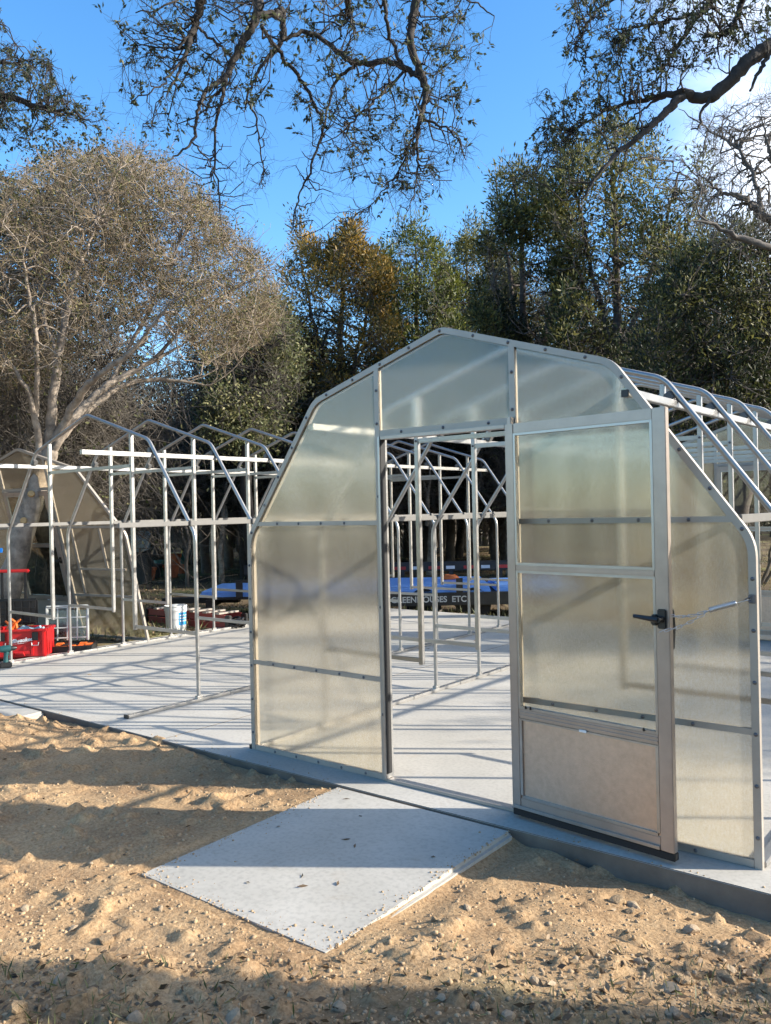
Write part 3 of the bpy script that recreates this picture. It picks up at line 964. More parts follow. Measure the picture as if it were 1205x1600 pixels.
# rolling tool box, lid open
p = gnd(38, 1031, -0.02)
tb = empty('tool_box', (p[0]-0.20, p[1]+0.11, -0.022), CAMYAW+0.10)
tag(tb, 'bright red open tool box with white script lettering beside the frame', 'tool box')
p = gnd(-10, 1032, -0.02)
t2 = empty('rolling_tool_box', (p[0]-0.10, p[1]+0.22, -0.022), CAMYAW+0.05)
tag(t2, 'rolling red tool box with raised black lid and telescoping handle at left edge', 'tool box')
m = MB()
m.span((-0.30, -0.17, 0.03), (0.30, -0.145, 0.33), 0.006); m.span((-0.30, 0.145, 0.03), (0.30, 0.17, 0.33), 0.006)
m.span((-0.30, -0.1455, 0.03), (-0.275, 0.1455, 0.33), 0.006); m.span((0.275, -0.1455, 0.03), (0.30, 0.1455, 0.33), 0.006)
m.span((-0.28, -0.15, 0.025), (0.28, 0.15, 0.05)); m.span((-0.315, -0.185, 0.325), (0.315, -0.14, 0.352), 0.006)
m.span((-0.315, 0.14, 0.325), (0.315, 0.185, 0.352), 0.006); m.span((-0.315, -0.14, 0.325), (-0.27, 0.14, 0.352)); m.span((0.27, -0.14, 0.325), (0.315, 0.14, 0.352))
for x in (-0.28, -0.13, 0.13, 0.26): m.span((x, -0.182, 0.05), (x+0.03, -0.168, 0.325), 0.004)
m.span((-0.10, -0.181, 0.06), (0.12, -0.168, 0.10), 0.004)
m.build('body', M['red'], tb, True)
m = MB()
m.span((-0.30, 0.165, 0.36), (0.30, 0.215, 0.68), 0.02)
for i in range(6): m.span((-0.27+i*0.095, 0.150, 0.38), (-0.255+i*0.095, 0.166, 0.66))
for j in range(4): m.span((-0.27, 0.152, 0.39+j*0.085), (0.27, 0.1655, 0.402+j*0.085))
m.build('lid', M['black'], t2, True)
m = MB(); m.span((-0.155, 0.22, 0.10), (-0.125, 0.245, 1.0), 0.004); m.span((0.125, 0.22, 0.10), (0.155, 0.245, 1.0), 0.004); m.build('handle_rod', M['black'], t2, True)
m = MB(); m.span((-0.19, 0.212, 0.995), (0.19, 0.255, 1.035), 0.012); m.build('handle_grip', M['red'], t2, True)
for x in (-0.19, 0.185):
    m = MB(); m.span((x-0.035, -0.197, 0.22), (x+0.035, -0.1825, 0.32), 0.005); m.build('latch', M['black'], tb, True)
    m = MB(); m.tube([(x-0.04, -0.19, 0.20), (x-0.035, -0.197, 0.165), (x+0.035, -0.197, 0.165), (x+0.04, -0.19, 0.20)], 0.006, 6); m.build('latch_wire', M['zinc'], tb, True)
for x in (-0.24, 0.24):
    m = MB(); m.tube([(x-0.03, 0.17, 0.055), (x+0.03, 0.17, 0.055)], 0.06, 16); m.build('wheel', M['tyre'], t2, True)
m = MB(); m.tube([(-0.06, -0.185, 0.05), (-0.05, -0.20, 0.085), (0.05, -0.20, 0.085), (0.06, -0.185, 0.05)], 0.008, 6); m.build('carry_handle', M['red'], tb, True)
letters('lettering', 'Milwaukee', 0.062, M['white_paint'], tb, facing(0.02, -0.1845, 0.225) @ Matrix.Rotation(0.10, 4, 'Z'), 0.35, 0.002, 0.002)
m = MB(); m.prism_xz([(-0.09, 0.178), (0.06, 0.192), (0.05, 0.196), (0.10, 0.200), (-0.02, 0.190), (-0.01, 0.187)], -0.186, -0.1825); m.build('lightning_underline', M['white_paint'], tb)
cl = MB()
for q in ((-0.16, 0.0, 0.34, 0.5), (-0.10, 0.03, 0.36, -0.4)):
    cl.tube([(q[0]-0.05, q[1], q[2]-0.06), (q[0], q[1], q[2]+0.05), (q[0]+0.06, q[1]-0.01, q[2]+0.09)], [0.02, 0.022, 0.012], 6)
    cl.tube([(q[0]+0.02, q[1], q[2]-0.06), (q[0], q[1], q[2]+0.05), (q[0]-0.05, q[1]-0.01, q[2]+0.10)], [0.02, 0.02, 0.010], 6)
o = cl.build('spring_clamp', M['orange'], None, True); o.matrix_world = tb.matrix_world.copy()
o.location = tb.location; o.rotation_euler = tb.rotation_euler
tag(o, 'orange spring clamps sticking out of the red tool box', 'clamp')
rg = MB()
rg.box((0.04, -0.02, 0.30), (0.20, 0.16, 0.12), Matrix.Rotation(0.3, 3, 'Y'), 0.03); rg.box((0.17, 0.03, 0.30), (0.12, 0.14, 0.12), Matrix.Rotation(-0.4, 3, 'Y'), 0.03)
o = rg.build('rag', M['pale_blue'], None, True); o.location = tb.location; o.rotation_euler = tb.rotation_euler
tag(o, 'pale rags heaped inside the open red tool box', 'rag')
# second red box cut by the picture's left edge
m = MB(); m.span((-0.26, -0.16, 0.0), (0.26, 0.16, 0.27), 0.015); m.build('body', M['red'], t2, True)
m = MB(); m.span((-0.27, -0.17, 0.271), (0.27, 0.17, 0.31), 0.01); m.build('rim', M['black'], t2, True)
for x in (-0.15, 0.15):
    m = MB(); m.span((x-0.03, -0.178, 0.19), (x+0.03, -0.161, 0.28), 0.004); m.build('latch', M['black'], t2, True)

# open parts organiser with clear lid
p = gnd(112, 1018, -0.02)
og = empty('parts_organiser', (p[0], p[1]+0.03, -0.024), CAMYAW+0.16)
tag(og, 'black parts organiser with orange bins and upright clear lid behind the base rail', 'organiser case')
m = MB()
m.span((-0.25, -0.19, 0.0), (0.25, 0.19, 0.015)); m.span((-0.25, -0.19, 0.015), (0.25, -0.175, 0.095), 0.003); m.span((-0.25, 0.175, 0.015), (0.25, 0.19, 0.095), 0.003)
m.span((-0.25, -0.175, 0.015), (-0.235, 0.175, 0.095)); m.span((0.235, -0.175, 0.015), (0.25, 0.175, 0.095))
for x in (-0.20, -0.06, 0.08, 0.19): m.span((x, -0.198, 0.03), (x+0.035, -0.1905, 0.09))
m.build('tray', M['black'], og, True)
for i in range(5):
    for j in range(3):
        m = MB()
        x0, y0 = -0.23+i*0.093, -0.17+j*0.115
        m.span((x0, y0, 0.02), (x0+0.088, y0+0.108, 0.07+0.012*((i+j) % 3)), 0.006)
        m.build('bin', M['orange'] if (i*3+j) % 4 else M['black'], og, True)
m = MB()
Rt = Matrix.Rotation(math.radians(-6), 3, 'X')
m.box((-0.11, 0.205, 0.30), (0.50, 0.008, 0.38), Rt)
m.build('clear_lid', mat_glass('clear_lid_plastic', (0.80, 0.82, 0.78), 0.2, 0.25), og)
m = MB()
for i in range(5): m.box((-0.345+i*0.118, 0.20, 0.33), (0.014, 0.016, 0.42), Rt)
for j in range(4): m.box((-0.11, 0.198+0.013*(j-1.5), 0.15+j*0.125), (0.47, 0.016, 0.014), Rt)
m.box((-0.11, 0.215, 0.545), (0.50, 0.03, 0.02), Rt, 0.004); m.box((-0.36, 0.2, 0.33), (0.02, 0.03, 0.44), Rt, 0.004); m.box((0.14, 0.2, 0.33), (0.02, 0.03, 0.44), Rt, 0.004)
m.build('lid_ribs', M['clear_plastic'], og)

# drill standing on its battery on the slab edge
p = gnd(12, 1043, 0)
dr = empty('cordless_drill', (p[0], p[1]-0.02, 0.001), CAMYAW+0.5)
tag(dr, 'dark teal cordless drill standing on its battery on the slab', 'drill')
m = MB(); m.span((-0.062, -0.04, 0.0), (0.062, 0.04, 0.062), 0.01); m.build('battery', M['black'], dr, True)
m = MB(); m.tube([(0.0, 0, 0.06), (0.004, 0, 0.12), (0.012, 0, 0.18)], [0.028, 0.023, 0.027], 10)
m.tube([(-0.055, 0, 0.205), (-0.02, 0, 0.207), (0.055, 0, 0.207)], [0.034, 0.040, 0.037], 14); m.build('body', M['teal_dark'], dr, True)
m = MB(); m.tube([(0.055, 0, 0.207), (0.085, 0, 0.207), (0.115, 0, 0.207)], [0.028, 0.026, 0.014], 12); m.build('chuck', M['black'], dr, True)
m = MB(); m.span((0.026, -0.009, 0.135), (0.042, 0.009, 0.172), 0.003); m.build('trigger', M['black'], dr, True)

# bucket
p = gnd(265, 988, -0.02)
bk = empty('bucket', (p[0]-0.02, p[1]+0.13, -0.024), CAMYAW+0.2)
tag(bk, 'white plastic bucket with blue label just outside the far base rail', 'bucket')
m = MB(); m.lathe([(0.0, 0.0), (0.132, 0.0), (0.136, 0.01), (0.146, 0.30), (0.157, 0.302), (0.157, 0.335), (0.152, 0.337), (0.152, 0.36), (0.160, 0.362), (0.160, 0.375), (0.150, 0.375), (0.140, 0.06), (0.0, 0.05)], n=28); m.build('pail', M['bucket'], bk, True)
m = MB()
for i in range(9):
    a0, a1 = -1.25+i*0.13, -1.25+(i+1)*0.13
    r0, r1 = 0.1425, 0.1475
    m.add([(r0*math.cos(a0), r0*math.sin(a0), 0.10), (r0*math.cos(a1), r0*math.sin(a1), 0.10), (r1*math.cos(a1), r1*math.sin(a1), 0.28), (r1*math.cos(a0), r1*math.sin(a0), 0.28)], [(0, 1, 2, 3)])
m.build('blue_label', M['blue_print'], bk, True)
m = MB()
for j, zz in enumerate((0.15, 0.19, 0.23)):
    for i in range(5):
        a0 = -1.15+i*0.19; a1 = a0+0.13
        r = 0.1447+0.0165*zz+0.0006
        m.add([(r*math.cos(a0), r*math.sin(a0), zz), (r*math.cos(a1), r*math.sin(a1), zz), (r*math.cos(a1), r*math.sin(a1), zz+0.018), (r*math.cos(a0), r*math.sin(a0), zz+0.018)], [(0, 1, 2, 3)])
m.build('label_print', M['white_paint'], bk)
m = MB(); m.tube([(0.16*math.cos(a), 0.02*math.sin(a)-0.165*abs(math.sin(a)), 0.33-0.15*math.sin(a)) for a in np.linspace(0, math.pi, 13)], 0.0025, 5); m.build('bail_handle', M['zinc'], bk, True)

# stepladder lying on the ground beyond the bucket
p0, p1 = gnd(222, 973, -0.02), gnd(352, 986, -0.02)
dv = p1-p0; ln = float(np.hypot(dv[0], dv[1]))
ld = empty('stepladder', (p0[0], p0[1]+0.12, -0.02), math.atan2(dv[1], dv[0]))
tag(ld, 'dark red fibreglass stepladder with white treads lying on the ground past the bucket', 'ladder')
for k_, (yy, z0) in enumerate(((0.0, 0.0), (0.0, 0.115), (0.32, 0.0), (0.32, 0.115))):
    m = MB(); m.span((0, yy, z0), (ln*0.93, yy+0.028, z0+0.088), 0.006); m.span((0.0, yy-0.012, z0+0.0), (ln*0.93, yy-0.0005, z0+0.012)); m.span((0.0, yy-0.012, z0+0.076), (ln*0.93, yy-0.0005, z0+0.088))
    m.build('rail', M['fibreglass_red'], ld, True)
for i in range(6):
    m = MB(); m.span((0.15+i*ln*0.15, -0.02, 0.206), (0.15+i*ln*0.15+0.085, 0.37, 0.228), 0.004); m.build('tread', M['white_tube'], ld, True)
for yy in (-0.015, 0.30):
    m = MB(); m.span((ln*0.93, yy, 0.0), (ln*0.93+0.10, yy+0.06, 0.20), 0.01); m.build('foot', M['black'], ld, True)
m = MB(); m.span((-0.06, -0.03, -0.0), (0.0, 0.38, 0.21), 0.012); m.build('top_cap', M['black'], ld, True)
# dark lump of straps at the ladder's foot
p = gnd(352, 985, -0.02)
sp = MB()
for i in range(16):
    a = i*0.9
    sp.tube([(0.10*math.cos(a+t)+0.04*math.sin(i*2.3), 0.08*math.sin(a+t)+0.03*math.cos(i), 0.03+0.012*i*0.7+0.02*math.sin(t*2)) for t in np.linspace(0, 2.2, 7)], 0.016, 6)
o = sp.build('strap_pile', M['black'], None, True); o.location = (p[0]+0.02, p[1]+0.18, -0.03)
tag(o, 'tangled black straps heaped at the foot of the red ladder', 'straps')
# blue tape on the left frame edge
p = at(2, 860, 9.0)
o = MB().box((0, 0, 0), (0.10, 0.004, 0.05), Matrix.Rotation(CAMYAW, 3, 'Z'), 0.001).build('tape_flag', M['blue_tape']); o.location = tuple(at(-3, 860, 9.15))
tag(o, 'bright blue tape flag at the left picture edge', 'tape')
m = MB(); m.tube([(0, 0, -0.02), (0, 0, -1.0-0.0)], 0.004, 6)
m.build('stake', M['white_tube'], o)

# ------------------------------------------------------------------ pots far behind
def pot(px, py, r, h, mat, label, name='plant_pot', rim=True, tilt=0.0, up=0.0):
    z = -0.2
    g = gnd(px, py, z)
    prof = [(0.0, 0.0), (r*0.68, 0.0), (r*0.95, h*0.8)]
    prof += [(r*1.08, h*0.8), (r*1.1, h), (r*0.98, h)] if rim else [(r, h), (r*0.92, h)]
    prof += [(r*0.62, 0.05), (0.0, 0.05)]
    m = MB(); m.lathe(prof, n=18)
    o = m.build(name, mat, None, True)
    o.location = (g[0], g[1], zg(g)+up)
    o.rotation_euler = (tilt, 0, 0)
    return tag(o, label, 'pot', 'pots in the clearing behind the frame')


pot(268, 897, 0.26, 0.40, M['terracotta'], 'terracotta pot at the front right of the pot group behind the frame')
pot(274, 888, 0.21, 0.62, M['terracotta'], 'taller terracotta pot behind the front terracotta one')
pot(283, 892, 0.20, 0.30, M['terracotta'], 'small terracotta pot at the right end of the pot group')
pot(285, 878, 0.40, 0.42, M['teal_pot'], 'wide dark teal pot behind the terracotta pots')
pot(233, 900, 0.22, 0.40, M['terracotta'], 'terracotta pot beside the dark pots near the end wall edge')
pot(240, 898, 0.26, 0.45, M['dark_pot'], 'black nursery pot between the pale blue drum and terracotta pots')
pot(250, 896, 0.16, 0.52, M['teal_pot'], 'narrow teal pot among the black pots in the clearing')
pot(246, 884, 0.36, 0.50, M['dark_pot'], 'wide black pot behind the narrow teal one')
g = gnd(222, 905, -0.2)
m = MB(); m.lathe([(0, 0), (0.28, 0), (0.28, 0.85), (0.20, 0.95), (0.09, 0.98), (0.09, 1.06), (0, 1.06)], n=18)
o = m.build('plastic_drum', M['dark_pot'], None, True); o.location = (g[0], g[1], zg(g)); tag(o, 'dark drum standing left of the pots, under a pale blue tub', 'drum')
m = MB(); m.lathe([(0, 0), (0.24, 0), (0.30, 0.40), (0.32, 0.41), (0.30, 0.43), (0.22, 0.05), (0, 0.05)], n=18)
o = m.build('upturned_tub', M['pale_blue'], None, True); o.location = (g[0]+0.04, g[1], zg(g)+1.02); o.rotation_euler = (0.35, 0.2, 0); tag(o, 'pale blue plastic tub perched above the pots in the clearing', 'tub')

# ------------------------------------------------------------------ trailer
ax = np.array([math.cos(CAMYAW-0.02), math.sin(CAMYAW-0.02), 0])
o0 = at(580, 940, 14.1)
tr = empty('flatbed_trailer', (o0[0], o0[1], 0), CAMYAW-0.02)
tag(tr, 'black flatbed trailer parked behind the slab, lettered on its side beam', 'trailer')
X0, X1, DEP = -2.85, 3.6, 2.1
m = MB(); m.span((X0+0.9, 0, 0.0), (X1, 0.10, 0.215), 0.008); m.build('side_beam', M['black_steel'], tr, True)
m = MB(); m.span((X0, DEP-0.1, 0.0), (X1, DEP, 0.215), 0.008); m.build('side_beam', M['black_steel'], tr, True)
m = MB(); m.span((X0+0.02, 0.101, 0.16), (X1-0.02, DEP-0.101, 0.20)); m.build('deck', M['black_steel'], tr)
for xx in (X0, X1-0.1): 
    m = MB(); m.span((xx, 0.102, 0.02), (xx+0.1, DEP-0.102, 0.158)); m.build('end_beam', M['black_steel'], tr)
m = MB(); m.span((X0+0.3, DEP-0.05, 0.44), (X1, DEP+0.01, 0.62), 0.006); m.build('far_rail', M['black_steel'], tr, True)
for i in range(7):
    m = MB(); m.span((X0+0.5+i*0.95, DEP-0.045, 0.216), (X0+0.58+i*0.95, DEP+0.0, 0.439)); m.build('stake_post', M['black_steel'], tr)
xx = X0+0.5
for i in range(18):
    m = MB(); m.span((xx, DEP-0.056, 0.475), (xx+(0.17 if i % 2 else 0.24), DEP-0.0505, 0.535)); m.build('reflector', M['reflector_white'] if i % 2 else M['reflector_red'], tr)
    xx += 0.34
for i, x in enumerate((X0+0.55, X0+2.9, X0+4.3)):
    m = MB(); m.span((x, -0.02, 0.216), (x+0.11, 0.04, 0.46)); m.build('near_stake', M['black_steel'], tr)
m = MB(); m.span((X0+0.55, -0.02, 0.461), (X0+1.05, 0.03, 0.50)); m.build('rack_bar', M['black_steel'], tr)
for x in (0.9, 1.75):
    for yy in (0.16, DEP-0.36):
        m = MB(); m.tube([(x, yy, -0.02), (x, yy+0.2, -0.02)], 0.30, 20); m.build('wheel', M['tyre'], tr, True)
m = MB(); m.span((X0+0.9, 0.0, -0.30), (X0+0.98, 0.08, -0.001)); m.span((X1-0.5, 0.0, -0.30), (X1-0.42, 0.08, -0.001)); m.build('jack_leg', M['black_steel'], tr)
m = MB(); m.span((X0+0.4, DEP*0.45, 0.02), (X0-1.0, DEP*0.55, 0.12)); m.build('tongue', M['black_steel'], tr)
letters('lettering', 'GREENHOUSES  ETC', 0.140, M['grey_letter'], tr, facing(0.98, -0.004, 0.105), 0, 0.002, 0.003)
m = MB(); m.span((X0+1.25, -0.03, -0.18), (X0+1.37, -0.002, 0.14), 0.01); m.build('tail_light', M['reflector_white'], tr, True)
for i, (xa, xb, ya, yb, z0, n_) in enumerate(((X0-0.12, X0+2.75, 0.12, 1.85, 0.205, 3), (X0+2.85, X0+4.9, 0.16, 1.9, 0.205, 4), (X0+5.0, X1-0.1, 0.12, 1.8, 0.205, 3))):
    for j in range(n_):
        s = MB(); s.span((xa+0.02*j, ya+0.015*j, z0+j*0.034), (xb-0.01*j, yb-0.02*j, z0+0.031+j*0.034), 0.003)
        ob = s.build('blue_sheet', M['blue_film'], None, True)
        ob.location = tr.location; ob.rotation_euler = tr.rotation_euler
        tag(ob, ['blue film covered sheets at the left end of the black trailer', 'blue film covered sheets in the middle of the black trailer', 'blue film covered sheets at the right end of the black trailer'][i],
            'sheet', ['left stack of blue sheets', 'middle stack of blue sheets', 'right stack of blue sheets'][i])
hs = MB()
for i in range(9):
    hs.tube([((0.16-0.008*i)*math.cos(t+i), 0.10*math.sin(t+i), 0.016+0.007*i) for t in np.linspace(0, 5, 16)], 0.016, 6)
o = hs.build('hose_coil', M['orange'], None, True)
q = tr.matrix_basis @ Vector((0.75, 1.2, 0.345)) if False else Vector((o0[0], o0[1], 0)) + Vector((ax[0]*1.42-ax[1]*1.25, ax[1]*1.42+ax[0]*1.25, 0.342))
o.location = q; o.rotation_euler = (0, 0, CAMYAW)
tag(o, 'orange hose coil lying on the blue sheets of the trailer', 'hose')


# ------------------------------------------------------------------ trees
def norm(a): return a/np.maximum(1e-9, np.linalg.norm(a, axis=-1, keepdims=True))


def seg_mesh(P0, P1, R0, R1, n):
    """vertices and quad loops of n-sided tapered sticks"""
    N = len(P0)
    d = norm(P1-P0)
    ref = np.where(np.abs(d[:, 2:3]) < 0.9, np.array([[0, 0, 1.0]]), np.array([[1.0, 0, 0]]))
    e1 = norm(np.cross(d, ref)); e2 = np.cross(d, e1)
    a = np.arange(n)*2*math.pi/n
    ring = e1[:, None, :]*np.cos(a)[None, :, None] + e2[:, None, :]*np.sin(a)[None, :, None]
    v = np.concatenate([P0[:, None, :]+ring*R0[:, None, None], P1[:, None, :]+ring*R1[:, None, None]], 1).reshape(-1, 3)
    j = np.arange(n); k = (j+1) % n
    f = np.stack([j, k, k+n, j+n], -1)
    return v, (np.arange(N)[:, None, None]*2*n + f[None]).reshape(-1)


class Wood:
    def __init__(self): self.s = []; self.c = []          # loose sticks (P0,P1,R0,R1,n) and continuous limbs

    def path(self, pts, rads):
        pts = np.array(pts, float); rads = np.array(rads, float)
        n = 12 if rads.max() > 0.04 else (8 if rads.max() > 0.015 else 5)
        self.c.append((pts, rads, n))

    def many(self, P0, P1, R0, R1, n): self.s.append((P0, P1, R0, R1, n))

    def mesh(self, name, mat):
        V, L, b = [], [], 0
        for P0, P1, R0, R1, n in self.s:
            v, l = seg_mesh(P0, P1, R0, R1, n)
            V.append(v); L.append(l+b); b += len(v)
        for pts, rads, n in self.c:
            m = len(pts)
            tan = norm(np.gradient(pts, axis=0))
            nr = np.cross(tan[0], [0.3, 0.9, 0.1]); nr = nr/np.linalg.norm(nr)
            a = np.arange(n)*2*math.pi/n
            v = np.zeros((m, n, 3))
            for i in range(m):
                nr = nr - tan[i]*(nr@tan[i]); nr = nr/np.linalg.norm(nr)
                bi = np.cross(tan[i], nr)
                wob = 1+0.06*np.sin(a*2+i*0.7)+0.05*np.sin(a*3-i*0.5)
                v[i] = pts[i] + rads[i]*(np.cos(a)*wob)[:, None]*nr + rads[i]*(np.sin(a)*wob)[:, None]*bi
            j = np.arange(n); k = (j+1) % n
            f = np.stack([j, k, k+n, j+n], -1)
            V.append(v.reshape(-1, 3)); L.append((np.arange(m-1)[:, None, None]*n + f[None]).reshape(-1)+b); b += m*n
        return np_mesh(name, np.concatenate(V), np.concatenate(L), 4, mat, smooth=True)


def smooth_path(ctrl, rads, per=5, jit=0.0):
    """catmull-rom through control points"""
    C = np.array(ctrl, float); m = len(C)
    P = np.vstack([2*C[0]-C[1], C, 2*C[-1]-C[-2]])
    out, rr = [], []
    for i in range(m-1):
        p0, p1, p2, p3 = P[i], P[i+1], P[i+2], P[i+3]
        for t in np.linspace(0, 1, per, endpoint=False):
            out.append(0.5*((2*p1)+(-p0+p2)*t+(2*p0-5*p1+4*p2-p3)*t*t+(-p0+3*p1-3*p2+p3)*t**3))
            rr.append(rads[i]*(1-t)+rads[i+1]*t)
    out.append(C[-1]); rr.append(rads[-1])
    out = np.array(out)
    if jit: out[1:-1] += rng.normal(0, jit, out[1:-1].shape)
    return out, np.array(rr)


class Skeleton:
    def __init__(self): self.p = np.zeros((0, 3)); self.d = np.zeros((0, 3)); self.r = np.zeros(0); self.wood = Wood()

    def limb(self, ctrl, rads, per=5, jit=0.01, nodes=True):
        p, r = smooth_path(ctrl, rads, per, jit)
        self.wood.path(p, r)
        if nodes:
            d = norm(np.gradient(p, axis=0))
            self.p = np.vstack([self.p, p]); self.d = np.vstack([self.d, d]); self.r = np.concatenate([self.r, r])
        return p

    def fill(self, targets, r0, r1, nseg=4, curve=0.4, jit=0.03, sag=0.0, maxlen=None, sides=4):
        """grow one branch from the nearest wood to every target"""
        if len(targets) == 0: return
        kd = kdtree.KDTree(len(self.p))
        for i, q in enumerate(self.p): kd.insert(q, i)
        kd.balance()
        near = np.array([kd.find(Vector(t))[1] for t in targets])
        S, D = self.p[near], self.d[near]
        vec = targets-S
        ln = np.linalg.norm(vec, axis=1)
        if maxlen:
            ok = ln < maxlen
            targets, S, D, vec, ln, near = targets[ok], S[ok], D[ok], vec[ok], ln[ok], near[ok]
        C = S + D*(ln*curve)[:, None] + rng.normal(0, 1, S.shape)*(ln*jit*2)[:, None]
        C[:, 2] += sag*ln
        rs = np.minimum(self.r[near]*0.75, r0*(0.7+0.6*rng.random(len(S))))
        t = np.linspace(0, 1, nseg+1)
        B = ((1-t)**2)[None, :, None]*S[:, None, :] + (2*t*(1-t))[None, :, None]*C[:, None, :] + (t*t)[None, :, None]*targets[:, None, :]
        B[:, 1:] += rng.normal(0, 1, B[:, 1:].shape)*(ln*jit)[:, None, None]
        R = rs[:, None]*(1-t)[None] + np.minimum(r1, rs)[:, None]*t[None]
        self.wood.many(B[:, :-1].reshape(-1, 3), B[:, 1:].reshape(-1, 3), R[:, :-1].ravel(), R[:, 1:].ravel(), sides)
        d = norm(np.gradient(B, axis=1))
        self.p = np.vstack([self.p, B[:, 1:].reshape(-1, 3)]); self.d = np.vstack([self.d, d[:, 1:].reshape(-1, 3)]); self.r = np.concatenate([self.r, R[:, 1:].ravel()])
        return B[:, 1:].reshape(-1, 3)


def twigs(skel, n, ln, r, up=0.0, spread=0.8, nseg=2, rmax=0.02, forks=True):
    """thin twigs leaving the fine wood; returns wood and tip nodes"""
    cand = np.where(skel.r < rmax)[0]
    i = rng.choice(cand, n)
    S = skel.p[i]; D = skel.d[i]
    d = norm(D + rng.normal(0, spread, D.shape) + np.array([0, 0, up]))
    L = ln*(0.5+rng.random(n))
    w = Wood(); pts = [S]
    cur = S
    for s in range(nseg):
        d = norm(d + rng.normal(0, 0.28, d.shape) + np.array([0, 0, up*0.3]))
        nxt = cur + d*(L/nseg)[:, None]
        ra = np.full(n, r*(1-0.55*s/nseg)); rb = np.full(n, r*(1-0.55*(s+1)/nseg))
        w.many(cur, nxt, ra, rb, 3)
        if forks:
            d2 = norm(d + rng.normal(0, 0.7, d.shape) + np.array([0, 0, up*0.3]))
            w.many(nxt, nxt+d2*(L*0.45)[:, None], rb, rb*0.6, 3)
            pts.append(nxt+d2*(L*0.45)[:, None])
        pts.append(nxt); cur = nxt
    return w, np.concatenate(pts), np.concatenate([np.tile(d, (1, 1))]*len(pts))


def leaf_mesh(name, pos, axis, ln, wd, mat, tint, fold=0.25):
    """kite-shaped leaves folded along the midrib"""
    N = len(pos)
    ax_ = norm(axis)
    sd_ = norm(np.cross(ax_, norm(rng.normal(0, 1, (N, 3)))))
    nn = np.cross(ax_, sd_)
    l = np.asarray(ln)*np.ones(N); w = np.asarray(wd)*np.ones(N)
    tip = pos + ax_*l[:, None]
    mid = pos + ax_*(l*0.45)[:, None]
    a = mid + sd_*(w*0.5)[:, None] + nn*(w*fold)[:, None]
    b = mid - sd_*(w*0.5)[:, None] + nn*(w*fold)[:, None]
    v = np.stack([pos, a, tip, b], 1).reshape(-1, 3)
    base = np.arange(N)[:, None]*4
    loops = (base + np.array([[0, 1, 2, 0, 2, 3]])).reshape(-1)
    return np_mesh(name, v, loops, 3, mat, np.repeat(tint, 2))


def in_poly(px, poly):
    x, y = px[:, 0], px[:, 1]
    c = np.zeros(len(px), bool)
    j = len(poly)-1
    for i in range(len(poly)):
        xi, yi = poly[i]; xj, yj = poly[j]
        c ^= ((yi > y) != (yj > y)) & (x < (xj-xi)*(y-yi)/(yj-yi+1e-9)+xi)
        j = i
    return c


def sample_view(poly, k0, k1, n):
    """random points of a crown whose outline is given as the photograph shows it, k0..k1 metres away"""
    P = np.array(poly, float)
    out = np.zeros((0, 2))
    while len(out) < n:
        q = np.stack([rng.uniform(P[:, 0].min(), P[:, 0].max(), n*2), rng.uniform(P[:, 1].min(), P[:, 1].max(), n*2)], 1)
        out = np.vstack([out, q[in_poly(q, poly)]])
    out = out[:n]
    k = (k0+k1)/2 + (k1-k0)/2*np.clip(rng.normal(0, 0.5, n), -1, 1)
    return np.array([at(a, b, c) for (a, b), c in zip(out, k)])


def thing_tree(name, label, base, cat='tree', group=None):
    o = empty(name, tuple(base))
    return tag(o, label, cat, group)


def add_part(root, name, me):
    o = link(name, me, root)
    o.matrix_parent_inverse = Matrix.Translation(-Vector(root.location))
    return o


def px_limb(sk, pts, w, k, per=5, jit=0.008):
    """limb given in photograph pixels with widths in pixels at distance k (number or list)"""
    ks = k if hasattr(k, '__len__') else [k]*len(pts)
    ctrl = [at(a, b, c) for (a, b), c in zip(pts, ks)]
    ws = np.interp(np.linspace(0, 1, len(pts)), np.linspace(0, 1, len(w)), w)
    return sk.limb(ctrl, [x*c/FPX/2 for x, c in zip(ws, ks)], per, jit)


def clump(nodes, per, spread):
    p = np.repeat(nodes, per, axis=0)
    return p + rng.normal(0, spread, p.shape)


# --- overhanging live oak: limbs hanging into the top middle and the top left of the view
def oak_leaves(tips, dirs, n, ln=0.050):
    c = rng.integers(0, len(tips), n//6)
    i = np.repeat(c, 6)
    n = len(i)
    back_ = rng.random(n)[:, None]*0.07
    d = norm(dirs[i])
    ax_ = d + rng.normal(0, 0.8, (n, 3))
    t = np.clip(np.repeat(rng.normal(0.4, 0.2, n//6), 6) + rng.normal(0, 0.12, n), 0, 1)
    return leaf_mesh('leaves', tips[i]-d*back_+rng.normal(0, 0.006, (n, 3)), ax_, ln*(0.55+0.7*rng.random(n)), ln*0.42*(0.7+0.5*rng.random(n)), M['leaf_oak'], t)


def hang_fill(sk, poly, k0, k1, n1, n2, nt, nl, tw=0.16, droop=-0.12):
    a = sample_view(poly, k0, k1, n1); sk.fill(a, 0.010, 0.0035, 5, 0.3, 0.05, droop, 1.3)
    b = sample_view(poly, k0, k1, n2); sk.fill(b, 0.0050, 0.0018, 4, 0.35, 0.06, droop, 0.55)
    w, tips, dirs = twigs(sk, nt, tw, 0.0022, -0.35, 0.7, 2, 0.006)
    return w, tips, dirs


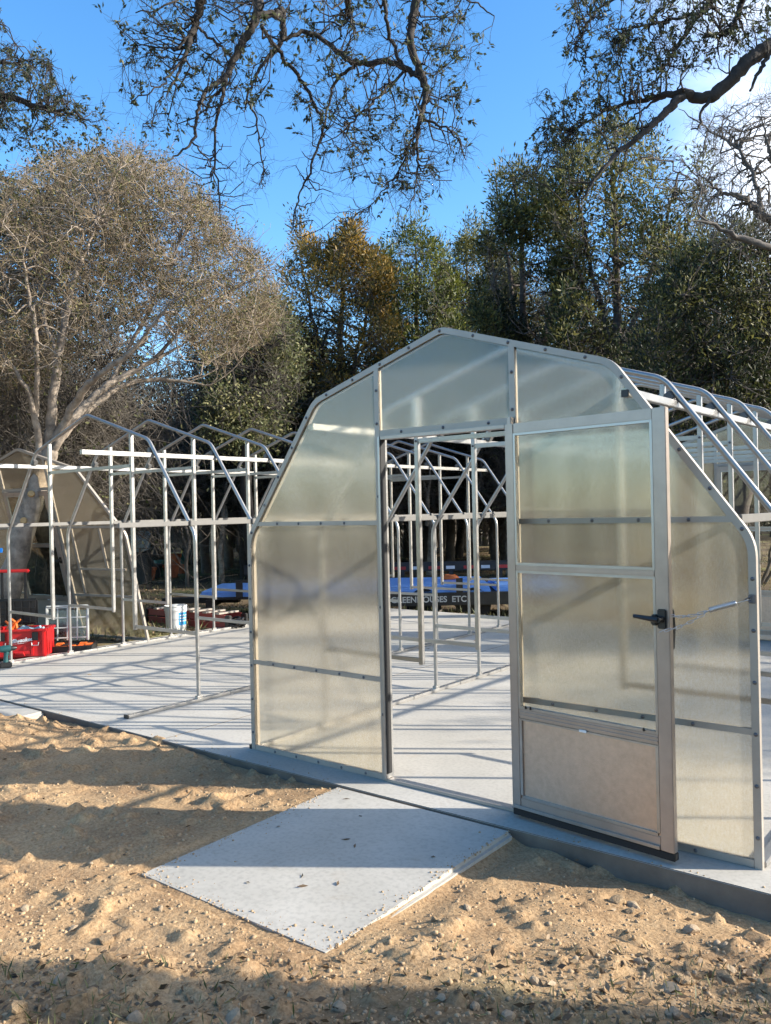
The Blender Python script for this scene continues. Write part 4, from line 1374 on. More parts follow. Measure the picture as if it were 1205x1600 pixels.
trunk_c = CAM + FW*(-2.2) + RT*(-2.6); trunk_c[2] = -0.05
oak = thing_tree('live_oak', 'live oak with dark drooping limbs and small leaves hanging across the top of the sky', trunk_c)
sk = Skeleton()
K = 7.0
fork = trunk_c + np.array([0.2, 0.3, 2.6])
hub1 = at(470, -330, 6.2); hub2 = at(655, -260, 6.4)
sk.limb([trunk_c, trunk_c+np.array([0.05, 0.05, 1.2]), fork], [0.34, 0.26, 0.22], 5, 0.01, False)
sk.limb([fork, (fork+hub1)/2+np.array([0, 0, 0.9]), hub1], [0.20, 0.14, 0.085], 6, 0.03, False)
sk.limb([hub1, (hub1+hub2)/2+np.array([0, 0, 0.15]), hub2], [0.07, 0.06, 0.05], 6, 0.02, False)
sk.limb([hub1, at(420, -120, 6.8), at(406, -30, K), at(403, 20, K), at(389, 52, K), at(374, 78, K), at(360, 108, K), at(350, 130, 6.95), at(345, 160, 6.9), at(338, 195, 6.9), at(336, 240, 6.85), at(341, 290, 6.85), at(345, 345, 6.8)],
        [0.06, 0.048, 0.042, 0.040, 0.034, 0.031, 0.028, 0.022, 0.013, 0.011, 0.009, 0.007, 0.003], 5, 0.006)
px_limb(sk, [(352, 126), (325, 140), (311, 165), (307, 195), (300, 222), (276, 243), (262, 252)], [8, 5, 2], [6.95, 6.8, 6.7, 6.7, 6.6, 6.6, 6.5])
px_limb(sk, [(300, 222), (318, 240), (330, 262), (338, 290)], [3, 1.5], 6.65)
px_limb(sk, [(404, 22), (430, 24), (442, 18), (443, 42), (438, 70), (410, 100), (395, 128), (384, 165)], [12, 10, 6, 3], [7, 7.1, 7.2, 7.2, 7.2, 7.1, 7.0, 6.9])
px_limb(sk, [(386, 155), (398, 178), (406, 220), (412, 265)], [4, 2], 6.95)
px_limb(sk, [(408, 38), (425, 65), (442, 88), (470, 125), (490, 158), (505, 190), (500, 215), (485, 270), (466, 308), (458, 355)], [7, 6, 4, 2], [7, 7.1, 7.2, 7.3, 7.3, 7.3, 7.25, 7.2, 7.2, 7.1])
px_limb(sk, [(440, 62), (480, 50), (512, 70), (545, 92), (570, 99), (605, 97), (630, 106), (652, 118)], [6, 9, 9], [7.2, 7.3, 7.3, 7.25, 7.2, 7.1, 7.05, 7.0])
px_limb(sk, [(556, 98), (530, 122), (516, 155), (508, 195), (500, 225)], [6, 4, 2], [7.25, 7.3, 7.35, 7.3, 7.3])
px_limb(sk, [(632, 110), (598, 145), (572, 170), (548, 192)], [5, 3], [7.05, 6.9, 6.8, 6.75])
sk.limb([hub2, at(650, -90, 6.8), at(652, -20, 6.95), at(645, 30, K), at(640, 62, K), at(650, 95, K), at(657, 118, K), at(667, 142, K), at(657, 182, 6.95), at(652, 215, 6.9), at(654, 250, 6.9), at(648, 295, 6.85), at(637, 330, 6.8)],
        [0.05, 0.042, 0.038, 0.035, 0.033, 0.032, 0.036, 0.028, 0.020, 0.013, 0.010, 0.006, 0.003], 5, 0.006)
px_limb(sk, [(660, 186), (690, 196), (715, 214), (728, 250)], [5, 3, 1.5], [6.95, 6.8, 6.7, 6.6])
px_limb(sk, [(655, 200), (640, 225), (628, 260), (605, 290), (580, 320)], [4, 3, 1.5], [6.9, 7.0, 7.1, 7.1, 7.1])
px_limb(sk, [(602, -60), (602, 0), (607, 45), (616, 75), (630, 104)], [6, 6, 5], [6.6, 6.8, 6.9, 7.0, 7.05])
px_limb(sk, [(318, -70), (314, -10), (308, 28), (298, 60), (286, 95), (270, 130), (250, 156)], [16, 14, 9, 4, 2], [6.6, 6.7, 6.8, 6.8, 6.7, 6.6, 6.6])
px_limb(sk, [(304, 40), (330, 60), (348, 76), (362, 90)], [5, 3], [6.8, 6.9, 7.0, 7.1])
px_limb(sk, [(290, 85), (262, 122), (240, 140), (214, 152)], [4, 2], [6.7, 6.5, 6.4, 6.4])
px_limb(sk, [(330, -40), (290, -10), (250, 12), (212, 20)], [5, 3, 2], [6.6, 6.5, 6.4, 6.4])
px_limb(sk, [(547, -70), (545, -20), (545, 22)], [14, 12, 9], [6.4, 6.6, 6.8])
px_limb(sk, [(700, -60), (720, -10), (752, 10), (772, 30)], [4, 3, 1.5], [6.3, 6.4, 6.5, 6.5])
top_poly = [(190, 5), (240, -30), (500, -40), (735, -40), (730, 60), (735, 110), (728, 200), (735, 255), (690, 300), (640, 320), (560, 270), (520, 260), (480, 200), (440, 110), (400, 150), (340, 180), (300, 210), (235, 200), (185, 130)]
w1, t1, d1 = hang_fill(sk, top_poly, 6.3, 7.7, 260, 430, 1300, 0)
low_poly = [(300, 200), (330, 190), (420, 190), (425, 300), (370, 345), (320, 330), (275, 260)]
w2, t2_, d2 = hang_fill(sk, low_poly, 6.6, 7.1, 34, 40, 10, 0, 0.1)
low_poly2 = [(470, 220), (520, 230), (660, 280), (640, 345), (470, 365), (430, 340)]
hang_fill(sk, low_poly2, 6.8, 7.3, 30, 40, 10, 0, 0.1)
w3, t3_, d3 = twigs(sk, 750, 0.16, 0.0018, -0.4, 0.7, 2, 0.004)
add_part(oak, 'trunk', sk.wood.mesh('trunk', M['bark_dark']))
w1.s += w3.s
add_part(oak, 'twigs', w1.mesh('twigs', M['bark_dark']))
sel = np.array([True]*len(t1))
add_part(oak, 'leaves', oak_leaves(t1, d1, 4200))

# left picture edge: limb of another oak
kl = 8.0
tb_ = at(-420, 900, 9.0); tb_[2] = -0.06
oak2 = thing_tree('live_oak', 'live oak whose leafy limb tip enters at the upper left edge', tb_)
sk = Skeleton()
fork = tb_ + np.array([0.1, 0.1, 3.2])
sk.limb([tb_, tb_+np.array([0.1, 0, 1.6]), fork], [0.26, 0.2, 0.17], 5, 0.01, False)
sk.limb([fork, at(-200, 210, 8.6), at(-60, 165, 8.2), at(0, 150, 8.0), at(40, 160, 8.0), at(80, 170, 7.9), at(120, 180, 7.9), at(150, 190, 7.9)], [0.14, 0.10, 0.06, 0.035, 0.028, 0.016, 0.01, 0.004], 5, 0.01)
sk.limb([at(-200, 210, 8.6), at(-80, 110, 8.4), at(-10, 100, 8.3), at(30, 98, 8.3), at(65, 94, 8.3)], [0.06, 0.04, 0.02, 0.01, 0.004], 5, 0.01)
sk.limb([at(-200, 210, 8.6), at(-90, 40, 8.6), at(-30, 20, 8.5), at(5, 40, 8.4)], [0.05, 0.03, 0.02, 0.006], 5, 0.01)
lp = [(-80, 20), (0, 15), (12, 70), (60, 70), (85, 105), (90, 140), (130, 155), (160, 170), (160, 200), (110, 190), (60, 215), (0, 210), (-80, 215)]
w1, t1, d1 = hang_fill(sk, lp, 7.5, 8.8, 130, 300, 900, 0, 0.15, -0.02)
sk2p = [(10, 190), (70, 195), (75, 232), (40, 225)]
add_part(oak2, 'trunk', sk.wood.mesh('trunk', M['bark_dark']))
add_part(oak2, 'twigs', w1.mesh('twigs', M['bark_dark']))
add_part(oak2, 'leaves', oak_leaves(t1, d1, 3200))

# right: oak whose trunk stands outside the picture and shades the foreground
trunk_r = CAM + FW*1.80 + RT*5.6; trunk_r[2] = -0.06
oak3 = thing_tree('live_oak', 'live oak whose thick crooked dark limb reaches in from the upper right edge', trunk_r)
sk = Skeleton()
fork = trunk_r + np.array([-0.2, 0.5, 3.4])
e0 = at(1330, 40, 7.0)
sk.limb([trunk_r, trunk_r+np.array([-0.1, 0.1, 1.5]), fork], [0.30, 0.22, 0.19], 5, 0.01, False)
sk.limb([fork, (fork+e0)/2+np.array([0, 0, 0.4]), e0, at(1240, 62, 7.2), at(1205, 72, 7.2), at(1178, 88, 7.2), at(1158, 108, 7.2), at(1135, 132, 7.2), at(1112, 150, 7.2), at(1090, 153, 7.2), at(1066, 146, 7.2), at(1030, 151, 7.3), at(1000, 158, 7.4), at(962, 166, 7.5), at(930, 182, 7.5), at(900, 200, 7.5)],
        [0.16, 0.12, 0.085, 0.072, 0.066, 0.062, 0.058, 0.054, 0.052, 0.046, 0.036, 0.024, 0.020, 0.014, 0.009, 0.004], 5, 0.006)
px_limb(sk, [(1070, 148), (1047, 168), (1025, 190), (1000, 212), (975, 232), (950, 256), (930, 278), (912, 308)], [14, 12, 9, 6, 3], [7.2, 7.15, 7.1, 7.0, 7.0, 6.9, 6.9, 6.9])
px_limb(sk, [(1240, -60), (1170, -20), (1158, 10), (1148, 34), (1128, 52)], [12, 9, 5], [7, 7.2, 7.3, 7.3, 7.3])
px_limb(sk, [(1130, -50), (1108, 2), (1082, 36), (1062, 68), (1045, 92), (1028, 122)], [8, 7, 3], [7.4, 7.5, 7.5, 7.6, 7.6, 7.6])
px_limb(sk, [(1090, 22), (1050, 28), (1015, 38), (985, 46), (962, 64)], [5, 4, 2], [7.5, 7.5, 7.6, 7.6, 7.6])
px_limb(sk, [(1060, -50), (1000, -20), (940, 10), (915, 40), (900, 70)], [6, 4, 2], [7.4, 7.5, 7.6, 7.6, 7.6])
px_limb(sk, [(1200, 86), (1186, 112), (1172, 142)], [8, 6, 4], 7.1)
px_limb(sk, [(1112, 152), (1098, 172), (1092, 196), (1080, 202)], [6, 4, 2], 7.1)
px_limb(sk, [(1040, 152), (1012, 165), (985, 190), (955, 205)], [5, 3, 2], 7.4)
rp = [(885, -30), (1230, -30), (1230, 60), (1150, 80), (1100, 110), (1040, 130), (1030, 170), (960, 190), (910, 230), (860, 270), (790, 300), (830, 240), (850, 190), (830, 150), (900, 130), (930, 100), (890, 60)]
w1, t1, d1 = hang_fill(sk, rp, 6.8, 8.0, 230, 430, 1400, 0, 0.15, -0.04)
add_part(oak3, 'trunk', sk.wood.mesh('trunk', M['bark_dark']))
add_part(oak3, 'twigs', w1.mesh('twigs', M['bark_dark']))
add_part(oak3, 'leaves', oak_leaves(t1, d1, 4700))

# --- pale multi-stemmed tree on the left
base = gnd(2, 1003, -0.03)
my = thing_tree('crape_myrtle', 'bare twiggy tree with pale leaning stems and rounded brown crown on the left', base)
sk = Skeleton()
kb = float((base-CAM)@FW)
sk.limb([base-np.array([0, 0, 0.05]), at(12, 930, kb), at(28, 865, kb), at(48, 795, kb), at(66, 740, kb), at(78, 705, kb)], [0.20, 0.165, 0.15, 0.14, 0.13, 0.12], 6, 0.008)
K0 = kb
px_limb(sk, [(66, 735), (76, 690), (82, 640), (88, 580), (96, 530), (106, 480), (116, 435), (133, 395), (148, 360)], [18, 15, 12, 8, 3], [K0, K0, K0-.1, K0-.2, K0-.2, K0-.2, K0-.2, K0-.1, K0])
px_limb(sk, [(78, 712), (105, 668), (140, 626), (175, 598), (210, 580), (248, 560), (285, 540)], [16, 13, 9, 3], [K0, K0, K0+.2, K0+.4, K0+.5, K0+.6, K0+.7])
px_limb(sk, [(80, 700), (112, 640), (140, 600), (170, 575), (205, 548), (235, 515), (262, 478), (300, 450)], [14, 10, 6, 2], [K0, K0-.2, K0-.5, K0-.7, K0-.8, K0-.9, K0-1, K0-1])
px_limb(sk, [(64, 735), (62, 690), (52, 640), (38, 600), (12, 565), (-30, 530)], [12, 10, 6, 3], [K0, K0-.1, K0-.3, K0-.5, K0-.6, K0-.7])
px_limb(sk, [(90, 690), (140, 640), (195, 602), (255, 592), (320, 602)], [11, 8, 3], [K0, K0+.4, K0+.8, K0+1, K0+1.1])
px_limb(sk, [(56, 650), (58, 590), (56, 520), (44, 450), (36, 400)], [9, 7, 3], [K0-.2, K0-.5, K0-.7, K0-.8, K0-.9])
px_limb(sk, [(92, 560), (70, 500), (72, 430), (80, 360)], [7, 5, 2], [K0-.2, K0+.3, K0+.7, K0+.9])
px_limb(sk, [(170, 600), (215, 520), (250, 450), (280, 380)], [7, 5, 2], [K0+.4, K0+.5, K0+.4, K0+.3])
px_limb(sk, [(240, 562), (300, 500), (350, 460), (390, 440)], [6, 4, 2], [K0+.6, K0+.6, K0+.5, K0+.4])
crown = [(-90, 640), (-90, 330), (0, 300), (60, 262), (120, 246), (200, 244), (262, 262), (305, 300), (350, 352), (400, 400), (436, 452), (440, 500), (400, 540), (350, 575), (290, 560), (240, 520), (170, 510), (120, 560), (60, 590), (-20, 620)]
def airy(n, k0, k1):
    q = sample_view(crown, k0, k1, n)
    d = vnoise(q[:, 0]*0.8+q[:, 2], q[:, 1]+q[:, 2]*0.7, 0.75, 91) + 0.6*vnoise(q[:, 0]-q[:, 2], q[:, 1], 0.33, 92)
    return q[d > -0.20]


rag_ = []
for q in range(60):
    f = rng.random(); seg = rng.integers(2, 11)
    (xa, ya), (xb, yb) = crown[seg], crown[seg+1]
    rag_.append(at(xa+(xb-xa)*f+rng.normal(0, 6), ya+(yb-ya)*f-rng.uniform(2, 30), K0+rng.uniform(-0.6, 1.8)))
sk.fill(sample_view(crown, K0-0.9, K0+2.3, 200), 0.026, 0.008, 5, 0.45, 0.03, 0.06)
sk.fill(np.array(rag_), 0.010, 0.003, 5, 0.4, 0.03, 0.03)
sk.fill(airy(1700, K0-1.1, K0+2.4), 0.009, 0.0035, 4, 0.45, 0.04, 0.05)
sk.fill(airy(5000, K0-1.1, K0+2.4), 0.0045, 0.0020, 3, 0.4, 0.05, 0.05)
wt, tt, dt = twigs(sk, 12500, 0.20, 0.0042, 0.25, 0.65, 2, 0.0055)
add_part(my, 'trunk', sk.wood.mesh('trunk', M['bark_pale']))
add_part(my, 'twigs', wt.mesh('twigs', M['twig_brown']))
i = np.repeat(rng.integers(0, len(tt), 4200), 5)
add_part(my, 'seed_heads', leaf_mesh('seed_heads', tt[i]+rng.normal(0, 0.05, (21000, 3)), rng.normal(0, 1, (21000, 3)), 0.045, 0.022, M['leaf_myrtle'], np.clip(rng.normal(0.5, 0.3, 21000), 0, 1)))
for px_, py_, rr in ((49, 771, 0.042), (37, 813, 0.042)):
    c = at(px_, py_, kb-0.16)
    m = MB(); m.lathe([(0, 0.012), (rr*0.9, 0.012), (rr, 0.0), (rr*1.25, -0.07)], n=14)
    o = m.build('pruning_cut', M['cut_wood'], my, True)
    o.matrix_parent_inverse = Matrix.Translation(-Vector(my.location))
    nrm_ = Vector((-FW[0]*0.9+RT[0]*0.35, -FW[1]*0.9+RT[1]*0.35, 0.12)).normalized()
    o.matrix_basis = Matrix.Translation(Vector(c)) @ nrm_.to_track_quat('Z', 'Y').to_matrix().to_4x4()


# --- junipers
def juniper(name, label, foot, poly, k0, k1, mat, n1, n2, leaves, trunkw=0.16, gold=None, lean=0.0, size=0.115, spread=0.16, extra=None, gap=-0.20):
    base = gnd(foot[0], foot[1], -0.28)
    kk = (k0+k1)/2
    base = at(foot[0], foot[1], kk); base[2] = -0.28
    t = thing_tree(name, label, base, 'tree', None)
    sk = Skeleton()
    P = np.array(poly); top = P[np.argmin(P[:, 1])]
    tp = at(top[0], top[1]+10, kk)
    mid = at((foot[0]*0.55+top[0]*0.45), foot[1]*0.45+top[1]*0.55, kk)
    sk.limb([base-np.array([0, 0, 0.05]), base*0.5+mid*0.5+rng.normal(0, 0.06, 3), mid, tp*0.6+mid*0.4+rng.normal(0, 0.08, 3), tp], [trunkw, trunkw*0.8, trunkw*0.55, trunkw*0.3, 0.02], 6, 0.02)
    for e in (extra or []):
        q = at(e[0], e[1], kk+e[2])
        s = at(foot[0]*0.6+top[0]*0.4, foot[1]*0.55+top[1]*0.45+30, kk)
        sk.limb([s, s*0.5+q*0.5+np.array([0, 0, -0.2]), q], [trunkw*0.45, trunkw*0.3, 0.02], 6, 0.03)
    a = sample_view(poly, k0, k1, n1); sk.fill(a, 0.05, 0.014, 5, 0.25, 0.03, -0.03)
    b = sample_view(poly, k0, k1, n2); nb = sk.fill(b, 0.016, 0.006, 4, 0.3, 0.04, 0.0)
    cl = np.vstack([b, a])
    tops = []
    for q in range(len(poly)):
        (xa, ya), (xb, yb) = poly[q], poly[(q+1) % len(poly)]
        if min(ya, yb) > 560: continue
        for u in range(max(1, int(math.hypot(xb-xa, yb-ya)/14))):
            f = rng.random(); hgt_ = rng.uniform(6, 30)*(2.0 if rng.random() < 0.3 else 1.0)
            kq = rng.uniform(k0+0.3, k1-0.3)
            cxp = xa+(xb-xa)*f; cyp = ya+(yb-ya)*f
            for v_ in np.linspace(0, 1, 5):
                tops.append(at(cxp+rng.normal(0, 2.5), cyp+14-hgt_*v_, kq))
    tops = np.array(tops)
    sk.fill(tops[4::5], 0.012, 0.004, 3, 0.2, 0.02)
    cl = np.vstack([cl, tops])
    # uneven density: thin out some regions to leave gaps
    dens = vnoise(cl[:, 0]*1.0+cl[:, 2]*0.6, cl[:, 1]+cl[:, 2]*0.8, 0.9, 77)
    cl = cl[dens > gap]
    leaves = int(leaves*0.95)
    per = max(2, leaves//len(cl))
    cv = rng.normal(0.5, 0.33, len(cl))
    pos = clump(cl, per, spread)
    rel = pos - np.repeat(cl, per, axis=0)
    axs = norm(rel)*0.9 + np.array([0, 0, 0.55]) + rng.normal(0, 0.45, pos.shape)
    tint = np.repeat(cv, per) + rng.normal(0, 0.13, len(pos))
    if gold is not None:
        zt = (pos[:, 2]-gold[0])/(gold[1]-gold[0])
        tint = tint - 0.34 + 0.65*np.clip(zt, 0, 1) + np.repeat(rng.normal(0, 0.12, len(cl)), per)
    ls = size*(0.6+0.8*rng.random(len(pos)))
    wj, _, _ = twigs(sk, 1200, 0.4, 0.005, 0.1, 0.8, 2, 0.02)
    add_part(t, 'trunk', sk.wood.mesh('trunk', M['bark_cedar']))
    add_part(t, 'twigs', wj.mesh('twigs', M['twig_grey']))
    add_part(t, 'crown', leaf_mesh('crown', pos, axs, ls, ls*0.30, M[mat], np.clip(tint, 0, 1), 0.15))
    return t


juniper('juniper', 'golden-topped juniper standing left of the greenhouse peak', (520, 850),
        [(445, 640), (430, 520), (450, 460), (440, 420), (458, 408), (470, 372), (486, 378), (494, 420), (508, 424), (520, 392), (540, 352), (550, 358), (560, 400), (578, 392), (588, 420), (604, 430), (598, 470), (612, 520), (596, 590), (560, 650)],
        20.5, 24.0, 'juniper_gold', 110, 430, 36000, 0.15, gold=(3.4, 8.0), extra=[(470, 400, 0.4), (590, 420, -0.4)], gap=-0.06, spread=0.14)
juniper('juniper', 'fresh green juniper right behind the greenhouse peak', (650, 850),
        [(596, 620), (592, 470), (598, 400), (622, 364), (650, 360), (664, 372), (690, 385), (706, 420), (712, 520), (700, 620)],
        22.5, 26.0, 'juniper_green', 90, 400, 34000, 0.15, gold=(4.0, 9.0), extra=[(610, 400, 0.4), (690, 420, -0.4)], gap=-0.06, spread=0.15)
juniper('juniper', 'dark mixed juniper between the green one and the tall right one', (735, 850),
        [(690, 620), (692, 470), (702, 395), (730, 372), (752, 392), (772, 384), (796, 430), (805, 520), (790, 620)],
        25.5, 29.0, 'juniper', 80, 380, 32000, 0.15, gold=(3.0, 10.0), extra=[(700, 420, 0.3), (780, 410, -0.3)], gap=-0.06)
juniper('juniper', 'tall dark juniper rising right of the greenhouse peak against the sky', (838, 850),
        [(752, 600), (750, 470), (758, 400), (778, 320), (772, 270), (800, 252), (830, 275), (850, 300), (880, 340), (905, 420), (900, 540), (870, 610)],
        18.5, 22.0, 'juniper', 130, 560, 34000, 0.17, gold=(1.0, 11.5), extra=[(775, 280, 0.3), (880, 400, -0.4), (770, 420, 0.2)], gap=0.0, spread=0.13)
juniper('juniper', 'tallest open juniper with olive sprays below the crooked oak limb', (968, 850),
        [(870, 600), (880, 470), (862, 350), (870, 270), (900, 225), (940, 215), (960, 180), (985, 215), (1010, 205), (1020, 240), (1060, 250), (1100, 250), (1112, 310), (1085, 380), (1062, 470), (1040, 600)],
        16.5, 20.5, 'juniper', 170, 560, 27000, 0.16, gold=(-1.0, 9.5), extra=[(890, 260, 0.3), (1060, 270, -0.6), (1095, 300, 0.3), (900, 420, 0.3)], gap=0.06, spread=0.13)
juniper('juniper', 'dense almost black juniper filling the right edge above the greenhouse roof', (1135, 850),
        [(985, 680), (1000, 560), (1015, 480), (1050, 430), (1080, 390), (1130, 368), (1180, 352), (1262, 340), (1270, 700), (1100, 690)],
        13.0, 16.5, 'juniper', 240, 900, 60000, 0.18, gold=(0.0, 12.0), size=0.085, extra=[(1060, 430, 0.3), (1200, 400, -0.4), (1230, 480, 0.3)])

# --- bare grey tree at the right edge
bb = at(1420, 900, 12.0); bb[2] = -0.25
bt = thing_tree('bare_tree', 'leafless grey tree reaching in at the right edge before the cloud', bb)
sk = Skeleton()
sk.limb([bb, at(1400, 650, 12), at(1370, 480, 12), at(1320, 380, 12)], [0.2, 0.16, 0.13, 0.10], 6, 0.02, False)
sk.limb([at(1320, 380, 12), at(1240, 360, 12), at(1190, 335, 12), at(1165, 312, 12), at(1140, 304, 12), at(1120, 296, 12), at(1090, 270, 12)], [0.09, 0.07, 0.055, 0.045, 0.03, 0.02, 0.008], 6, 0.015)
sk.limb([at(1320, 380, 12), at(1250, 395, 11.5), at(1205, 388, 11.3), at(1160, 372, 11.2), at(1120, 352, 11.1), at(1080, 345, 11)], [0.08, 0.06, 0.05, 0.04, 0.025, 0.008], 6, 0.015)
sk.limb([at(1190, 335, 12), at(1180, 280, 12.2), at(1150, 230, 12.3), at(1110, 205, 12.4), at(1060, 170, 12.5)], [0.04, 0.03, 0.02, 0.014, 0.005], 6, 0.015)
sk.limb([at(1240, 360, 12), at(1225, 290, 11.8), at(1200, 230, 11.7), at(1190, 180, 11.6)], [0.05, 0.03, 0.02, 0.006], 6, 0.015)
bp_ = [(1075, 180), (1130, 170), (1260, 120), (1270, 380), (1150, 390), (1080, 360), (1100, 290)]
sk.fill(sample_view(bp_, 11, 13.2, 90), 0.018, 0.006, 5, 0.35, 0.06)
sk.fill(sample_view(bp_, 11, 13.2, 500), 0.008, 0.003, 4, 0.35, 0.06)
wt, tt, dt = twigs(sk, 1500, 0.22, 0.003, 0.1, 0.8, 2, 0.007)
add_part(bt, 'trunk', sk.wood.mesh('trunk', M['bark_grey']))
add_part(bt, 'twigs', wt.mesh('twigs', M['twig_grey']))


# --- broadleaf trees of the wood
def broadleaf(name, label, base, limbs, poly, k0, k1, mat, n1, n2, leaves, bark='bark_dark', size=0.07, spread=0.16, group=None, twn=1500, top=None):
    t = thing_tree(name, label, base, 'tree', group)
    sk = Skeleton()
    for c, r in limbs: sk.limb(c, r, 6, 0.02)
    a = sample_view(poly, k0, k1, n1); sk.fill(a, 0.045, 0.012, 5, 0.3, 0.05)
    b = sample_view(poly, k0, k1, n2); sk.fill(b, 0.014, 0.005, 4, 0.3, 0.06)
    b = b[vnoise(b[:, 0]+b[:, 2]*0.6, b[:, 1]+b[:, 2]*0.8, 1.0, 78) > -0.1]
    w, tips, dirs = twigs(sk, twn, 0.35, 0.005, 0.1, 0.8, 2, 0.02)
    per = max(2, leaves//len(b))
    pos = clump(b, per, spread)
    tint = np.repeat(rng.normal(0.5, 0.2, len(b)), per)+rng.normal(0, 0.16, len(pos))
    ls = size*(0.6+0.8*rng.random(len(pos)))
    add_part(t, 'trunk', sk.wood.mesh('trunk', M[bark]))
    add_part(t, 'twigs', w.mesh('twigs', M['twig_grey']))
    add_part(t, 'leaves', leaf_mesh('leaves', pos, rng.normal(0, 1, pos.shape), ls, ls*0.5, M[mat], np.clip(tint, 0, 1)))
    return t


def stem(px, py, k, toppx, toppy, w, z=-0.28):
    b = at(px, py, k); b[2] = z
    t = at(toppx, toppy, k)
    return b, [([b-np.array([0, 0, .05]), b*0.55+t*0.45+rng.normal(0, 0.12, 3), t], [w, w*0.75, w*0.35])]


b_, l_ = stem(408, 860, 17, 400, 560, 0.16)
broadleaf('oak_tree', 'oak with pale sunlit green leaves between the myrtle and golden juniper', b_, l_,
          [(325, 690), (330, 600), (355, 520), (385, 470), (420, 460), (450, 500), (465, 580), (450, 660), (400, 700)], 15.8, 18.5, 'leaf_yellow', 60, 420, 17000, size=0.075, spread=0.2)
b_, l_ = stem(60, 860, 17.5, 70, 330, 0.18)
broadleaf('oak_tree', 'evergreen oak showing above and behind the brown twiggy crown on the left', b_, l_,
          [(-120, 620), (-110, 300), (-30, 262), (20, 300), (60, 232), (100, 222), (150, 240), (205, 232), (235, 262), (250, 400), (200, 620)], 16.5, 19.5, 'leaf_oak_far', 90, 500, 26000, size=0.09, spread=0.2)
b_, l_ = stem(790, 850, 31, 780, 500, 0.2)
broadleaf('oak_tree', 'pale leafless-looking oak filling the gap under the tall junipers', b_, l_,
          [(690, 660), (720, 500), (760, 400), (800, 380), (850, 450), (900, 430), (960, 480), (1000, 560), (960, 660)], 28, 33, 'leaf_yellow', 90, 420, 11000, size=0.11, spread=0.35, twn=4500, bark='bark_grey')


def proto(seed, hgt, wid, mat, leaves, bark, size, twn):
    """a woodland oak standing at the origin"""
    r = empty('oak_tree')
    sk = Skeleton()
    h0 = hgt*0.42
    cur = [np.array([0, 0, -0.1]), np.array([rng.normal(0, .12), rng.normal(0, .12), h0*0.5]), np.array([rng.normal(0, .25), rng.normal(0, .25), h0])]
    sk.limb(cur, [0.20, 0.155, 0.13], 6, 0.015)
    for j in range(5):
        a = j*2*math.pi/5 + rng.random()
        e = cur[-1] + np.array([math.cos(a)*wid*0.45, math.sin(a)*wid*0.45, hgt*(0.2+0.3*rng.random())])
        s = cur[1]*0.35+cur[2]*0.65 if j % 2 else cur[2]
        sk.limb([s, (s+e)/2+np.array([0, 0, -0.15]), e], [0.09, 0.06, 0.03], 5, 0.04)

    def ell(n):
        q = rng.normal(0, 1, (n, 3)); q = norm(q)*(rng.random((n, 1))**0.45)
        q *= np.array([wid*0.5, wid*0.5, hgt*0.36]); q[:, 2] += hgt*0.64
        d = vnoise(q[:, 0]+q[:, 2], q[:, 1]-q[:, 2]*0.7, 1.1, seed)
        return q[d > -0.18]
    sk.fill(ell(120), 0.04, 0.012, 5, 0.3, 0.06)
    b = ell(520); sk.fill(b, 0.014, 0.005, 4, 0.3, 0.06)
    lowq = rng.normal(0, 1, (60, 3))*np.array([wid*0.3, wid*0.3, 0.5])+np.array([0, 0, hgt*0.36]); sk.fill(lowq, 0.014, 0.004, 4, 0.3, 0.1)
    w, tips, dirs = twigs(sk, twn, 0.5, 0.006, 0.05, 0.9, 2, 0.02)
    per = max(2, leaves//len(b)); pos = clump(b, per, 0.24)
    tint = np.repeat(rng.normal(0.45, 0.2, len(b)), per)+rng.normal(0, 0.15, len(pos))
    ls = size*(0.6+0.8*rng.random(len(pos)))
    link('trunk', sk.wood.mesh('trunk', M[bark]), r)
    link('twigs', w.mesh('twigs', M['twig_grey']), r)
    link('leaves', leaf_mesh('leaves', pos, rng.normal(0, 1, pos.shape), ls, ls*0.5, M[mat], np.clip(tint, 0, 1)), r)
    return r


PR = [proto(101, 7.0, 5.0, 'leaf_oak_far', 15000, 'bark_grey', 0.10, 2600), proto(102, 8.0, 5.6, 'leaf_oak_far', 14000, 'bark_dark', 0.11, 3000),
      proto(103, 6.2, 5.2, 'leaf_oak_far', 9000, 'bark_grey', 0.10, 4200)]
used = [False]*3
spots = [(-90, 22), (20, 25), (120, 20), (190, 29), (250, 33), (322, 27.0), (356, 30), (382, 25.0), (430, 29), (470, 33), (512, 27), (560, 31), (612, 28), (636, 34), (664, 31), (702, 31), (742, 36), (776, 29),
         (840, 30), (900, 26), (960, 32), (1030, 27), (1095, 24), (1165, 28), (1230, 23), (1290, 27), (300, 38), (580, 39), (690, 41), (790, 40), (150, 35), (1000, 38), (410, 36), (860, 37), (715, 33), (770, 35), (820, 33), (440, 24), (555, 25), (925, 29), (1060, 31)]
for i, (px_, k_) in enumerate(spots):
    j = i % 3
    o = PR[j] if not used[j] else copy_tree(PR[j])
    used[j] = True
    g = at(px_, 860, k_)
    o.location = (g[0], g[1], zg(g)-0.02)
    s = 0.82+0.3*random.random()
    o.scale = (s, s, s*(0.85+0.25*random.random()))
    o.rotation_euler = (0, 0, random.random()*6.28)
    side = 'behind the bare frame' if px_ < 420 else ('seen through the open doorway' if 590 < px_ < 830 else ('hidden mostly by the sheeted front wall' if px_ < 840 else 'past the greenhouse roof on the right'))
    tag(o, ('smaller' if k_ > 30 else 'nearer') + ' shaded oak trunk and crown ' + side, 'tree', ('far' if k_ > 30 else 'near') + ' oaks ' + side)


